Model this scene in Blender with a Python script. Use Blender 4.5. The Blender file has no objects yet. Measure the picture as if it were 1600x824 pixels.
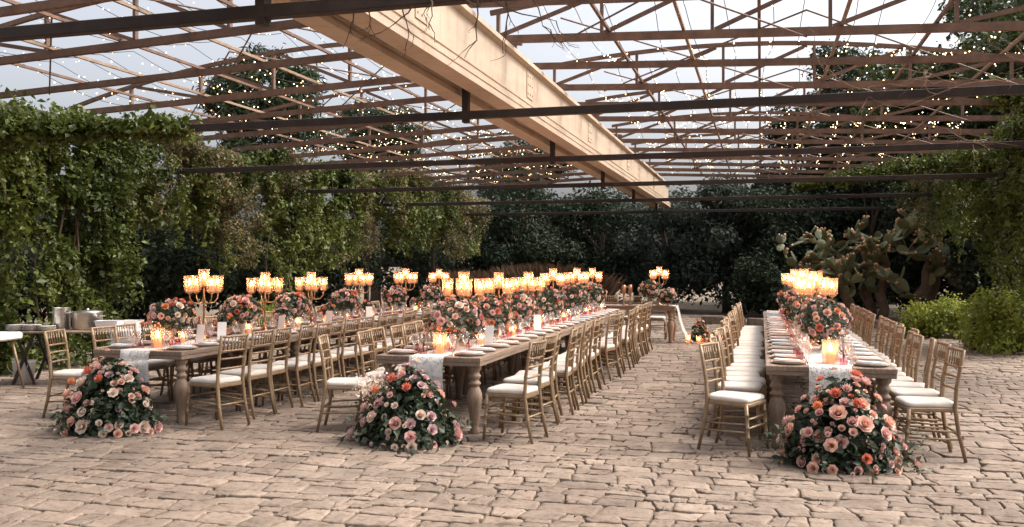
import bpy, math, random
import numpy as np
from mathutils import Vector, Matrix

random.seed(7)
rng = np.random.default_rng(7)
R = math.radians
scene = bpy.context.scene
COL = scene.collection

# ------------------------------------------------------------------ camera
CAM_H = 1.66
cam_d = bpy.data.cameras.new('camera')
cam_d.sensor_width = 36.0
cam_d.lens = 31.5
cam_d.shift_y = 0.00125
cam_d.clip_end = 2000
cam = bpy.data.objects.new('camera', cam_d)
COL.objects.link(cam)
cam.location = (0, 0, CAM_H)
cam.rotation_euler = (R(90), 0, R(15.53))
scene.camera = cam

# ------------------------------------------------------------------ sky, sun, exposure
SUN_EL, SUN_AZ = R(52), R(70)      # azimuth measured clockwise from +Y
world = bpy.data.worlds.new('World')
scene.world = world
world.use_nodes = True
wn = world.node_tree
sky = wn.nodes.new('ShaderNodeTexSky')
sky.sky_type = 'NISHITA'
sky.sun_disc = False
sky.sun_elevation = SUN_EL
sky.sun_rotation = SUN_AZ
sky.air_density = 0.7
sky.dust_density = 9.0
sky.ozone_density = 1.0
bg = wn.nodes['Background']
bg.inputs['Strength'].default_value = 0.15
hsv = wn.nodes.new('ShaderNodeHueSaturation')        # thin white evening veil over the blue
hsv.inputs['Saturation'].default_value = 0.36
wn.links.new(sky.outputs[0], hsv.inputs['Color'])
wn.links.new(hsv.outputs[0], bg.inputs['Color'])
sun_d = bpy.data.lights.new('sun', 'SUN')
sun_d.energy = 0.65
sun_d.angle = R(10)
sun_d.color = (1.0, 0.86, 0.70)
sun = bpy.data.objects.new('sun', sun_d)
COL.objects.link(sun)
sv = Vector((math.sin(SUN_AZ) * math.cos(SUN_EL), math.cos(SUN_AZ) * math.cos(SUN_EL), math.sin(SUN_EL)))
sun.rotation_euler = sv.to_track_quat('Z', 'Y').to_euler()
sun.location = sv * 40
vs = scene.view_settings
vs.view_transform = 'Standard'
vs.look = 'None'
vs.gamma = 1.0
vs.exposure = 1.4
vs.use_curve_mapping = False
scene.render.engine = 'CYCLES'
cy = scene.cycles
cy.use_denoising = True
cy.max_bounces = 8
cy.transparent_max_bounces = 16
cy.caustics_reflective = False
cy.caustics_refractive = False
cy.sample_clamp_indirect = 4.0

# ------------------------------------------------------------------ materials
MATS = {}
def new_mat(name):
    m = bpy.data.materials.new(name); m.use_nodes = True
    MATS[name] = m
    return m, m.node_tree, m.node_tree.nodes['Principled BSDF']

def noise_mat(name, c1, c2, scale=8, rough=.6, metal=0., bump=.1, bscale=40, detail=6, attr=None, attr_amt=.35,
              stretch=(1, 1, 1), rnd=0., sss=0., trans=0., coord='Object', bdist=.01):
    m, nt, p = new_mat(name)
    N, L = nt.nodes, nt.links
    tc = N.new('ShaderNodeTexCoord'); mp = N.new('ShaderNodeMapping')
    mp.inputs['Scale'].default_value = stretch
    L.new(tc.outputs[coord], mp.inputs[0])
    nz = N.new('ShaderNodeTexNoise'); nz.inputs['Scale'].default_value = scale; nz.inputs['Detail'].default_value = detail
    nz.inputs['Roughness'].default_value = .65
    L.new(mp.outputs[0], nz.inputs['Vector'])
    rp = N.new('ShaderNodeValToRGB')
    rp.color_ramp.elements[0].position = .3; rp.color_ramp.elements[1].position = .7
    rp.color_ramp.elements[0].color = (*c1, 1); rp.color_ramp.elements[1].color = (*c2, 1)
    L.new(nz.outputs['Fac'], rp.inputs[0])
    col = rp.outputs[0]
    def mul(fac_socket, lo, hi, col):
        mr = N.new('ShaderNodeMapRange'); mr.inputs['To Min'].default_value = lo; mr.inputs['To Max'].default_value = hi
        L.new(fac_socket, mr.inputs[0])
        hs = N.new('ShaderNodeHueSaturation'); L.new(mr.outputs[0], hs.inputs['Value']); L.new(col, hs.inputs['Color'])
        return hs.outputs[0]
    if attr:
        a = N.new('ShaderNodeAttribute'); a.attribute_name = attr
        col = mul(a.outputs['Fac'], 1 - attr_amt, 1 + attr_amt, col)
    if rnd:
        o = N.new('ShaderNodeObjectInfo')
        col = mul(o.outputs['Random'], 1 - rnd, 1 + rnd, col)
    L.new(col, p.inputs['Base Color'])
    p.inputs['Roughness'].default_value = rough
    p.inputs['Metallic'].default_value = metal
    if bump:
        b2 = N.new('ShaderNodeTexNoise'); b2.inputs['Scale'].default_value = bscale; b2.inputs['Detail'].default_value = 5
        L.new(mp.outputs[0], b2.inputs['Vector'])
        bp = N.new('ShaderNodeBump'); bp.inputs['Strength'].default_value = bump; bp.inputs['Distance'].default_value = bdist
        L.new(b2.outputs['Fac'], bp.inputs['Height']); L.new(bp.outputs[0], p.inputs['Normal'])
    if sss:
        p.inputs['Subsurface Weight'].default_value = sss; p.inputs['Subsurface Radius'].default_value = (.02, .01, .006)
    return m

def leaf_mat(name, c1, c2, rough=.45, transl=.35):
    m, nt, p = new_mat(name)
    N, L = nt.nodes, nt.links
    a = N.new('ShaderNodeAttribute'); a.attribute_name = 'tint'
    rp = N.new('ShaderNodeValToRGB')
    rp.color_ramp.elements[0].color = (*c1, 1); rp.color_ramp.elements[1].color = (*c2, 1)
    L.new(a.outputs['Fac'], rp.inputs[0]); L.new(rp.outputs[0], p.inputs['Base Color'])
    p.inputs['Roughness'].default_value = rough
    p.inputs['Specular IOR Level'].default_value = .3
    t = N.new('ShaderNodeBsdfTranslucent'); L.new(rp.outputs[0], t.inputs[0])
    mx = N.new('ShaderNodeMixShader'); mx.inputs[0].default_value = transl
    L.new(p.outputs[0], mx.inputs[1]); L.new(t.outputs[0], mx.inputs[2])
    L.new(mx.outputs[0], N['Material Output'].inputs[0])
    return m

def emit_mat(name, col, strength, sampling='NONE'):
    m, nt, p = new_mat(name)
    p.inputs['Base Color'].default_value = (*col, 1)
    p.inputs['Emission Color'].default_value = (*col, 1)
    p.inputs['Emission Strength'].default_value = strength
    m.cycles.emission_sampling = sampling
    return m

def glass_mat(name, tint, gloss=.12, transl=0., tcol=None):
    m, nt, p = new_mat(name)
    N, L = nt.nodes, nt.links
    N.remove(p)
    tr = N.new('ShaderNodeBsdfTransparent'); tr.inputs[0].default_value = (*tint, 1)
    gl = N.new('ShaderNodeBsdfGlossy'); gl.inputs['Roughness'].default_value = .06
    lw = N.new('ShaderNodeLayerWeight'); lw.inputs['Blend'].default_value = .35
    mr = N.new('ShaderNodeMapRange'); mr.inputs['To Min'].default_value = gloss * .4; mr.inputs['To Max'].default_value = min(.75, gloss * 5)
    L.new(lw.outputs['Facing'], mr.inputs[0])
    mx = N.new('ShaderNodeMixShader'); L.new(mr.outputs[0], mx.inputs[0])
    L.new(tr.outputs[0], mx.inputs[1]); L.new(gl.outputs[0], mx.inputs[2])
    out = mx.outputs[0]
    if transl:
        t = N.new('ShaderNodeBsdfTranslucent'); t.inputs[0].default_value = (*(tcol or tint), 1)
        m2 = N.new('ShaderNodeMixShader'); m2.inputs[0].default_value = transl
        L.new(out, m2.inputs[1]); L.new(t.outputs[0], m2.inputs[2]); out = m2.outputs[0]
    L.new(out, N['Material Output'].inputs[0])
    return m

# pavement stone: sandy limestone with stains and pits
def stone_mat(name):
    m = noise_mat(name, (.168, .126, .093), (.275, .213, .163), scale=3.0, rough=.85, bump=.55, bscale=22, attr='tint', attr_amt=.20, bdist=.02, coord='Object')
    nt = m.node_tree; N, L = nt.nodes, nt.links; p = N['Principled BSDF']
    src = p.inputs['Base Color'].links[0].from_socket
    tc = N.new('ShaderNodeTexCoord')
    n = N.new('ShaderNodeTexNoise'); n.inputs['Scale'].default_value = 11; n.inputs['Detail'].default_value = 8; n.inputs['Roughness'].default_value = .75
    L.new(tc.outputs['Object'], n.inputs['Vector'])
    rp = N.new('ShaderNodeValToRGB'); rp.color_ramp.elements[0].position = .36; rp.color_ramp.elements[1].position = .50
    rp.color_ramp.elements[0].color = (.60, .50, .44, 1); rp.color_ramp.elements[1].color = (1, 1, 1, 1)
    L.new(n.outputs['Fac'], rp.inputs[0])
    mx = N.new('ShaderNodeMix'); mx.data_type = 'RGBA'; mx.blend_type = 'MULTIPLY'; mx.inputs[0].default_value = 1
    L.new(src, mx.inputs[6]); L.new(rp.outputs[0], mx.inputs[7])
    L.new(mx.outputs[2], p.inputs['Base Color'])
    return m
M = {}
M['stone'] = stone_mat('limestone_block')
M['dirt'] = noise_mat('joint_dirt', (.03, .02, .014), (.20, .145, .105), scale=4, rough=.95, bump=.6, bscale=60)
M['soil'] = noise_mat('soil', (.08, .055, .035), (.18, .13, .085), scale=1.2, rough=.95, bump=.6, bscale=20)
M['gold'] = noise_mat('gold_paint', (.185, .122, .068), (.30, .205, .118), scale=14, rough=.42, metal=.2, bump=.05, rnd=.12)
M['cushion'] = noise_mat('cushion_fabric', (.50, .44, .385), (.60, .54, .475), scale=6, rough=.9, bump=.15, bscale=300, rnd=.05)
M['wood'] = noise_mat('table_wood', (.125, .085, .058), (.26, .185, .132), scale=5, rough=.6, bump=.3, bscale=12, stretch=(6, .6, 6), rnd=.14)
M['leg_wood'] = noise_mat('turned_leg_wood', (.13, .085, .055), (.27, .19, .13), scale=7, rough=.65, bump=.25, bscale=14, stretch=(4, 4, .7), rnd=.12)
M['girder'] = noise_mat('girder_paint', (.38, .29, .21), (.49, .38, .285), scale=2.2, rough=.6, bump=.12, bscale=25, stretch=(1, .25, 2.5))
def streak(m, dark, scale, stretch, lo=.42, hi=.62):
    nt = m.node_tree; N, L = nt.nodes, nt.links; p = N['Principled BSDF']; src = p.inputs['Base Color'].links[0].from_socket
    tc = N.new('ShaderNodeTexCoord'); mp = N.new('ShaderNodeMapping'); mp.inputs['Scale'].default_value = stretch
    n = N.new('ShaderNodeTexNoise'); n.inputs['Scale'].default_value = scale; n.inputs['Detail'].default_value = 8; n.inputs['Roughness'].default_value = .7
    L.new(tc.outputs['Object'], mp.inputs[0]); L.new(mp.outputs[0], n.inputs['Vector'])
    rp = N.new('ShaderNodeValToRGB'); rp.color_ramp.elements[0].position = lo; rp.color_ramp.elements[1].position = hi
    rp.color_ramp.elements[0].color = (*dark, 1); rp.color_ramp.elements[1].color = (1, 1, 1, 1)
    L.new(n.outputs['Fac'], rp.inputs[0])
    mx = N.new('ShaderNodeMix'); mx.data_type = 'RGBA'; mx.blend_type = 'MULTIPLY'; mx.inputs[0].default_value = 1
    L.new(src, mx.inputs[6]); L.new(rp.outputs[0], mx.inputs[7]); L.new(mx.outputs[2], p.inputs['Base Color'])
streak(M['girder'], (.84, .78, .72), 4, (1, 1.6, .35), .33, .5)
streak(M['stone'], (.78, .75, .74), .55, (1, 1, 1), .40, .58)
M['rust'] = noise_mat('rust_steel', (.085, .044, .028), (.17, .095, .06), scale=6, rough=.7, bump=.15, bscale=50, rnd=.15)
M['dark_steel'] = noise_mat('dark_steel', (.013, .009, .008), (.038, .024, .018), scale=5, rough=.8, bump=.15, bscale=40)
M['purlin'] = noise_mat('pale_batten', (.17, .115, .075), (.27, .19, .13), scale=6, rough=.75, bump=.2, bscale=30)
M['bark'] = noise_mat('bark', (.06, .042, .03), (.16, .115, .08), scale=9, rough=.9, bump=.6, bscale=20, stretch=(3, 3, .6))
M['twig'] = noise_mat('twig', (.05, .032, .022), (.12, .08, .052), scale=9, rough=.9, bump=.3)
M['pale_twig'] = noise_mat('pale_twig', (.16, .10, .065), (.30, .20, .13), scale=9, rough=.9, bump=.3)
M['vine'] = leaf_mat('vine_leaf', (.013, .030, .005), (.135, .160, .028), transl=.35)
M['vine_dry'] = leaf_mat('dry_vine_leaf', (.07, .065, .022), (.20, .16, .075), transl=.35)
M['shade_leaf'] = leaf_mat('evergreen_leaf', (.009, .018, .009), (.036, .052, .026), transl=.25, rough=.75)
M['olive_leaf'] = leaf_mat('olive_leaf', (.018, .028, .020), (.060, .078, .056), transl=.3, rough=.7)
M['tall_leaf'] = leaf_mat('tall_tree_leaf', (.022, .036, .012), (.095, .115, .040), transl=.3)
M['pine'] = leaf_mat('pine_needle', (.016, .030, .012), (.055, .08, .03), transl=.25)
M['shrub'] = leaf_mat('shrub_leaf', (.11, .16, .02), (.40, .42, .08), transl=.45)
M['greens'] = leaf_mat('bouquet_leaf', (.010, .022, .010), (.048, .066, .032), transl=.25)
M['euca'] = leaf_mat('eucalyptus_leaf', (.035, .05, .034), (.11, .125, .085), transl=.3)
M['reed'] = leaf_mat('dry_reed', (.05, .028, .018), (.14, .085, .05), transl=.3)
PET = {'pink': ((.66, .36, .32), (.80, .56, .51)), 'peach': ((.70, .39, .29), (.82, .57, .46)), 'coral': ((.56, .14, .085), (.72, .27, .18)),
       'cream': ((.74, .58, .46), (.84, .71, .61)), 'mauve': ((.55, .34, .34), (.70, .50, .50)), 'orange': ((.66, .22, .10), (.78, .37, .20))}
for k, (a, b) in PET.items():
    M['p_' + k] = leaf_mat('petal_' + k, a, b, rough=.6, transl=.3)
M['glass'] = glass_mat('clear_glass', (.95, .92, .90), .22, transl=.10, tcol=(.9, .8, .75))
M['pink_glass'] = glass_mat('pink_glass', (.85, .52, .55), .14)
M['shade_glass'] = glass_mat('hurricane_glass', (1.0, .88, .76), .12, transl=.17, tcol=(1.0, .58, .38))
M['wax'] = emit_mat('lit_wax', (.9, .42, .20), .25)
M['flame'] = emit_mat('flame', (1.0, .48, .25), 110, 'AUTO')
M['bulb'] = emit_mat('bulb', (1.0, .66, .34), 4)
M['brass'] = noise_mat('brass', (.30, .17, .08), (.45, .28, .14), scale=10, rough=.38, metal=.8, bump=.05)
M['copper'] = noise_mat('copper', (.40, .19, .10), (.60, .32, .19), scale=8, rough=.35, metal=.8, bump=.1)
M['china'] = noise_mat('china', (.72, .68, .63), (.80, .76, .71), scale=3, rough=.25, bump=0, rnd=.05)
M['charger'] = noise_mat('charger_plate', (.36, .29, .23), (.52, .44, .36), scale=8, rough=.35, bump=.05)
M['napkin_blue'] = noise_mat('napkin_blue', (.40, .44, .47), (.50, .54, .56), scale=8, rough=.9, bump=.2, bscale=90, rnd=.1)
M['napkin_pink'] = noise_mat('napkin_pink', (.62, .47, .41), (.72, .58, .52), scale=8, rough=.9, bump=.2, bscale=90, rnd=.1)
M['card'] = noise_mat('menu_card', (.76, .72, .68), (.82, .78, .74), scale=3, rough=.8, bump=0)
M['pale_vase'] = noise_mat('pale_vase', (.55, .40, .32), (.66, .50, .41), scale=6, rough=.5, bump=.1)
M['steel'] = noise_mat('brushed_steel', (.42, .40, .37), (.60, .58, .55), scale=6, rough=.28, metal=.9, bump=.03, stretch=(1, 1, 8))
M['plastic'] = noise_mat('white_plastic', (.64, .62, .60), (.72, .70, .68), scale=2, rough=.5, bump=.03)
M['cloth'] = noise_mat('white_cloth', (.68, .65, .61), (.76, .73, .69), scale=4, rough=.9, bump=.2, bscale=30)
M['pad'] = noise_mat('cactus_pad', (.095, .11, .048), (.185, .19, .10), scale=5, rough=.6, bump=.35, bscale=18, rnd=.3)
M['cactus_bark'] = noise_mat('cactus_bark', (.08, .05, .032), (.17, .115, .075), scale=7, rough=.9, bump=.5, bscale=16)
M['fruit'] = noise_mat('cactus_fruit', (.50, .26, .14), (.62, .40, .22), scale=6, rough=.6, bump=.1, rnd=.2)

def lace_mat():
    m, nt, p = new_mat('white_lace')
    N, L = nt.nodes, nt.links
    p.inputs['Base Color'].default_value = (.76, .72, .68, 1); p.inputs['Roughness'].default_value = .9
    tc = N.new('ShaderNodeTexCoord')
    v = N.new('ShaderNodeTexVoronoi'); v.feature = 'DISTANCE_TO_EDGE'; v.inputs['Scale'].default_value = 85
    n = N.new('ShaderNodeTexNoise'); n.inputs['Scale'].default_value = 26
    L.new(tc.outputs['Object'], v.inputs['Vector']); L.new(tc.outputs['Object'], n.inputs['Vector'])
    a = N.new('ShaderNodeMath'); a.operation = 'LESS_THAN'; a.inputs[1].default_value = .16
    L.new(v.outputs['Distance'], a.inputs[0])
    b = N.new('ShaderNodeMath'); b.operation = 'GREATER_THAN'; b.inputs[1].default_value = .52
    L.new(n.outputs['Fac'], b.inputs[0])
    c = N.new('ShaderNodeMath'); c.operation = 'MAXIMUM'; L.new(a.outputs[0], c.inputs[0]); L.new(b.outputs[0], c.inputs[1])
    d = N.new('ShaderNodeMath'); d.operation = 'MULTIPLY_ADD'; d.inputs[1].default_value = .55; d.inputs[2].default_value = .22
    L.new(c.outputs[0], d.inputs[0]); L.new(d.outputs[0], p.inputs['Alpha'])
    return m
M['lace'] = lace_mat()
def tulle_mat():
    m, nt, p = new_mat('tulle')
    p.inputs['Base Color'].default_value = (.78, .72, .66, 1); p.inputs['Alpha'].default_value = .38; p.inputs['Roughness'].default_value = .9
    return m
M['tulle'] = tulle_mat()

# ------------------------------------------------------------------ mesh helpers
class MB:
    def __init__(s):
        s.v, s.f = [], []
    def add(s, vs, fs):
        o = len(s.v); s.v += [tuple(v) for v in vs]; s.f += [tuple(i + o for i in f) for f in fs]; return s
    def box(s, x0, x1, y0, y1, z0, z1, c=0.0):
        if c <= 0:
            return s.add([(x0, y0, z0), (x1, y0, z0), (x1, y1, z0), (x0, y1, z0), (x0, y0, z1), (x1, y0, z1), (x1, y1, z1), (x0, y1, z1)],
                         [(3, 2, 1, 0), (4, 5, 6, 7), (0, 1, 5, 4), (1, 2, 6, 5), (2, 3, 7, 6), (3, 0, 4, 7)])
        vs = []
        for (z, k) in ((z0, c), (z0 + c, 0), (z1 - c, 0), (z1, c)):
            vs += [(x0 + k + (c if k == 0 else 0) * .0, y0 + k, z), (x1 - k, y0 + k, z), (x1 - k, y1 - k, z), (x0 + k, y1 - k, z)]
        fs = [(3, 2, 1, 0), (12, 13, 14, 15)]
        for r in range(3):
            for i in range(4):
                j = (i + 1) % 4
                fs.append((r * 4 + i, r * 4 + j, r * 4 + 4 + j, r * 4 + 4 + i))
        return s.add(vs, fs)
    def bar(s, a, b, w, h):
        """rectangular bar from a to b, width w sideways, h upright"""
        a, b = Vector(a), Vector(b); d = (b - a).normalized()
        up = Vector((0, 0, 1))
        if abs(d.z) > .95: up = Vector((0, 1, 0))
        sd = d.cross(up).normalized(); up = sd.cross(d).normalized()
        vs = []
        for p in (a, b):
            for (i, j) in ((-1, -1), (1, -1), (1, 1), (-1, 1)):
                vs.append(p + sd * (i * w / 2) + up * (j * h / 2))
        return s.add(vs, [(3, 2, 1, 0), (4, 5, 6, 7), (0, 1, 5, 4), (1, 2, 6, 5), (2, 3, 7, 6), (3, 0, 4, 7)])
    def tube(s, pts, rad, n=8, cap=True):
        pts = [Vector(p) for p in pts]; k = len(pts)
        if not hasattr(rad, '__len__'): rad = [rad] * k
        vs, fs = [], []
        ref = None
        for i, p in enumerate(pts):
            d = (pts[min(i + 1, k - 1)] - pts[max(i - 1, 0)]).normalized()
            if ref is None:
                ref = Vector((1, 0, 0)) if abs(d.x) < .8 else Vector((0, 1, 0))
            u = (ref - d * ref.dot(d)).normalized(); w = d.cross(u); ref = u
            for j in range(n):
                a = 2 * math.pi * j / n
                vs.append(p + (u * math.cos(a) + w * math.sin(a)) * rad[i])
        for i in range(k - 1):
            for j in range(n):
                j2 = (j + 1) % n
                fs.append((i * n + j, i * n + j2, i * n + n + j2, i * n + n + j))
        if cap:
            fs.append(tuple(range(n - 1, -1, -1))); fs.append(tuple(range((k - 1) * n, k * n)))
        return s.add(vs, fs)
    def lathe(s, prof, n=16, c=(0, 0, 0)):
        vs, fs = [], []
        for (r, z) in prof:
            for j in range(n):
                a = 2 * math.pi * j / n
                vs.append((c[0] + r * math.cos(a), c[1] + r * math.sin(a), c[2] + z))
        for i in range(len(prof) - 1):
            for j in range(n):
                j2 = (j + 1) % n
                fs.append((i * n + j, i * n + j2, i * n + n + j2, i * n + n + j))
        if prof[0][0] > 1e-5: fs.append(tuple(range(n - 1, -1, -1)))
        return s.add(vs, fs)
    def mesh(s, name, mat, smooth=False):
        me = bpy.data.meshes.new(name); me.from_pydata([tuple(v) for v in s.v], [], s.f)
        me.materials.append(mat)
        if smooth: me.polygons.foreach_set('use_smooth', [True] * len(me.polygons))
        me.update()
        return me

def fast_mesh(name, V, F, mat, tint=None, smooth=False):
    """V (n,3), F (m,k) constant k"""
    me = bpy.data.meshes.new(name)
    V = np.asarray(V, np.float32); F = np.asarray(F, np.int32); m, k = F.shape
    me.vertices.add(len(V)); me.vertices.foreach_set('co', V.ravel())
    me.loops.add(m * k); me.loops.foreach_set('vertex_index', F.ravel())
    me.polygons.add(m)
    me.polygons.foreach_set('loop_start', np.arange(0, m * k, k, dtype=np.int32))
    me.polygons.foreach_set('loop_total', np.full(m, k, np.int32))
    if smooth: me.polygons.foreach_set('use_smooth', np.ones(m, bool))
    me.materials.append(mat)
    if tint is not None:
        a = me.attributes.new('tint', 'FLOAT', 'POINT'); a.data.foreach_set('value', np.asarray(tint, np.float32))
    me.update(calc_edges=True)
    return me

def obj(name, me, parent=None, loc=None, rot=None, scale=None):
    o = bpy.data.objects.new(name, me); COL.objects.link(o)
    if parent is not None: o.parent = parent
    if loc is not None: o.location = loc
    if rot is not None: o.rotation_euler = rot
    if scale is not None: o.scale = scale if hasattr(scale, '__len__') else (scale,) * 3
    return o
def tag(o, label, cat, group=None):
    o['label'] = label; o['category'] = cat
    if group: o['group'] = group
    return o
def thing(name, label, cat, loc=(0, 0, 0), rz=0., group=None):
    o = bpy.data.objects.new(name, None); COL.objects.link(o)
    o.location = loc; o.rotation_euler = (0, 0, rz); o.empty_display_size = .1
    return tag(o, label, cat, group)
def structure(o):
    o['kind'] = 'structure'; return o
def stuff(o):
    o['kind'] = 'stuff'; return o

ORD = 'first second third fourth fifth sixth seventh eighth ninth tenth eleventh twelfth thirteenth fourteenth fifteenth sixteenth seventeenth eighteenth nineteenth twentieth twenty-first twenty-second twenty-third'.split()

def vnoise(P, f=1.0, seed=0):
    """cheap smooth noise in 0..1 from sums of sines"""
    r = np.random.default_rng(seed); P = np.asarray(P) * f
    out = np.zeros(len(P))
    for k in range(6):
        w = r.normal(size=3) * (1 + .45 * k); out += np.sin(P @ w + r.uniform(0, 6.28)) / (1 + .3 * k)
    return .5 + .5 * np.clip(out / 2.2, -1, 1)

def leaves(name, C, size, mat, parent, out=None, upbias=.5, slim=.55, seed=0, tint=None, droop=0.):
    """folded kite leaves at centres C"""
    r = np.random.default_rng(seed); n = len(C); C = np.asarray(C, float)
    nrm = r.normal(size=(n, 3)); nrm[:, 2] += upbias * 1.5
    if out is not None: nrm += np.asarray(out) * 1.0
    nrm /= np.linalg.norm(nrm, axis=1)[:, None] + 1e-9
    d = r.normal(size=(n, 3)); d[:, 2] -= droop
    d -= nrm * (d * nrm).sum(1)[:, None]; d /= np.linalg.norm(d, axis=1)[:, None] + 1e-9
    s = np.cross(nrm, d)
    L = (size * r.choice([.5, .7, .85, 1.0, 1.2, 1.55], n) * r.uniform(.85, 1.15, n))[:, None]; W = L * slim * r.uniform(.8, 1.2, (n, 1))
    fold = nrm * (L * .12)
    V = np.empty((n, 4, 3))
    V[:, 0] = C - d * L * .5; V[:, 1] = C + s * W * .5 + fold - d * L * .05; V[:, 2] = C + d * L * .5 - nrm * L * .06; V[:, 3] = C - s * W * .5 + fold - d * L * .05
    b = np.arange(n)[:, None] * 4
    F = np.concatenate([b + np.array([[0, 1, 2]]), b + np.array([[0, 2, 3]])])
    t = r.uniform(0, 1, n) if tint is None else np.clip(tint + r.normal(0, .16, n), 0, 1)
    me = fast_mesh(name, V.reshape(-1, 3), F, mat, np.repeat(t, 4))
    o = obj(name, me, parent)
    if n < 1500: o['kind'] = 'stuff'
    return o

# ------------------------------------------------------------------ ground and pavement
g = MB(); G = 600.0
g.add([(-G, -G, -.06), (G, -G, -.06), (G, G, -.06), (-G, G, -.06)], [(0, 1, 2, 3)])
structure(obj('ground', g.mesh('ground', M['soil'])))

PX0, PX1, PY0, PY1 = -13.0, 7.5, 1.5, 30.5
def build_pavement():
    # dirt bedding whose height wanders, so some joints stand open and some are filled
    step = .11
    xs = np.arange(PX0, PX1, step); ys = np.arange(PY0, PY1, step)
    X, Y = np.meshgrid(xs, ys); P = np.stack([X.ravel(), Y.ravel(), 0 * X.ravel()], 1)
    z = -.050 + .055 * vnoise(P, 2.3, 3) ** .8 * (.55 + .45 * vnoise(P, .5, 4)) + .008 * rng.uniform(-1, 1, len(P))
    P[:, 2] = np.minimum(z, -.005)
    nx, ny = len(xs), len(ys); idx = np.arange(nx * ny).reshape(ny, nx)
    F = np.stack([idx[:-1, :-1].ravel(), idx[:-1, 1:].ravel(), idx[1:, 1:].ravel(), idx[1:, :-1].ravel()], 1)
    pav = structure(obj('pavement', fast_mesh('pavement', P, F, M['dirt'], smooth=True)))
    # rows of uneven blocks
    rq = random.Random(4); RY = [PY0]
    while RY[-1] < PY1 - .4: RY.append(RY[-1] + rq.choice((.17, .20, .23, .26, .29)))
    def rowline(r, x):
        return RY[r] + .040 * math.sin(x * .35 + r * .35) + .022 * math.sin(x * 2.3 + r * 5.7) + .016 * math.sin(x * 5.1 + r * 3.3)
    stones = []
    nr = len(RY) - 1
    rr = random.Random(11)
    for r in range(nr):
        x = PX0 + rr.uniform(0, .3); sk2 = 0.
        while x < PX1 - .5:
            w = rr.choice([.12, .16, .20, .25, .29, .33, .39]) * rr.uniform(.88, 1.12)
            x2 = x + w
            sk = sk2 if x > PX0 + .5 else 0.; sk2 = rr.uniform(-.06, .06)
            quads = [(0, 1)]
            if rr.random() < .22: sp = rr.uniform(.35, .65); quads = [(0, sp), (sp, 1)]
            for (t0, t1) in quads:
                def pt(u, v, x=x, x2=x2, r=r, sk=sk, sk2=sk2, t0=t0, t1=t1):
                    xx = x + (x2 - x) * u
                    a, b = rowline(r, xx), rowline(r + 1, xx)
                    return (xx + (sk if u < .5 else sk2) * (v - .5), a + (b - a) * (t0 + (t1 - t0) * v))
                stones.append((pt, x, x2, rr.uniform(0, 1)))
            x = x2
    th = R(15.53); keep = []
    out = []
    for (pt, x, x2, tn) in stones:
        gap = rr.uniform(.000, .005)
        uv = [(.07, .0), (.36, 0), (.66, 0), (.93, 0), (1, .12), (1, .5), (1, .88), (.93, 1), (.64, 1), (.34, 1), (.07, 1), (0, .88), (0, .5), (0, .12)]
        c = pt(.5, .5)
        Z0 = -c[0] * math.sin(th) + c[1] * math.cos(th)
        rough = Z0 < 11.5
        if rough: uv = [(.05, 0), (.17, 0), (.29, 0), (.41, 0), (.53, 0), (.65, 0), (.77, 0), (.88, 0), (.96, .02), (1, .14), (1, .32), (1, .5), (1, .68), (1, .86), (.95, 1), (.83, 1), (.71, 1), (.59, 1), (.47, 1), (.35, 1), (.23, 1), (.11, 1), (.02, .96), (0, .82), (0, .64), (0, .46), (0, .28), (0, .1)]
        else: uv = [(.06, 0), (.5, 0), (.94, 0), (1, .12), (1, .88), (.94, 1), (.5, 1), (.06, 1), (0, .88), (0, .12)]
        nick = rr.choice((1, 1, 2, 3)); nicks = [rr.randrange(len(uv)) for _ in range(nick)]
        ring = []
        for qi, (u, v) in enumerate(uv):
            p = pt(u, v); dx, dy = p[0] - c[0], p[1] - c[1]; l = math.hypot(dx, dy)
            k = 1 - (gap + rr.uniform(0, .009) + (rr.uniform(.010, .030) if rough and qi in nicks else 0)) / max(l, .05)
            ring.append((c[0] + dx * k, c[1] + dy * k))
        n = len(ring); top = rr.gauss(0, .004); ax, ay = rr.gauss(0, .014), rr.gauss(0, .014)
        V = []
        for (sc, dz) in ((1.0, -.055), (1.0, -.006), (.982, -.001), (.80, 0.0)):
            for (px, py) in ring:
                qx, qy = c[0] + (px - c[0]) * sc, c[1] + (py - c[1]) * sc
                V.append((qx, qy, dz + top + ax * (qx - c[0]) + ay * (qy - c[1]) + (rr.gauss(0, .0018) if sc < .99 else 0)))
        V.append((c[0], c[1], top + .002))
        F = []
        for k in range(3):
            for i in range(n):
                j = (i + 1) % n
                F += [(k * n + i, k * n + j, k * n + n + j), (k * n + i, k * n + n + j, k * n + n + i)]
        for i in range(n): F.append((3 * n + i, 3 * n + (i + 1) % n, 4 * n))
        Z = -c[0] * math.sin(th) + c[1] * math.cos(th); xr = c[0] * math.cos(th) + c[1] * math.sin(th)
        vis = Z > 5.5 and abs(1400 * xr / Z) < 830
        out.append((Z if vis else 999, np.array(V), np.array(F), tn, c))
    out.sort(key=lambda t: t[0])
    for (Z, V, F, tn, c) in out[:300]:
        off = np.array([c[0], c[1], 0])
        obj('paving_stone', fast_mesh('paving_stone', V, F, M['stone'], np.full(len(V), tn), False), pav)
    VV, FF, TT, o = [], [], [], 0
    for (Z, V, F, tn, c) in out[300:]:
        VV.append(V); FF.append(F + o); TT.append(np.full(len(V), tn)); o += len(V)
    st = obj('paving_stones', fast_mesh('paving_stones', np.concatenate(VV), np.concatenate(FF), M['stone'], np.concatenate(TT), False), pav)
    stuff(st)
build_pavement()

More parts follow.
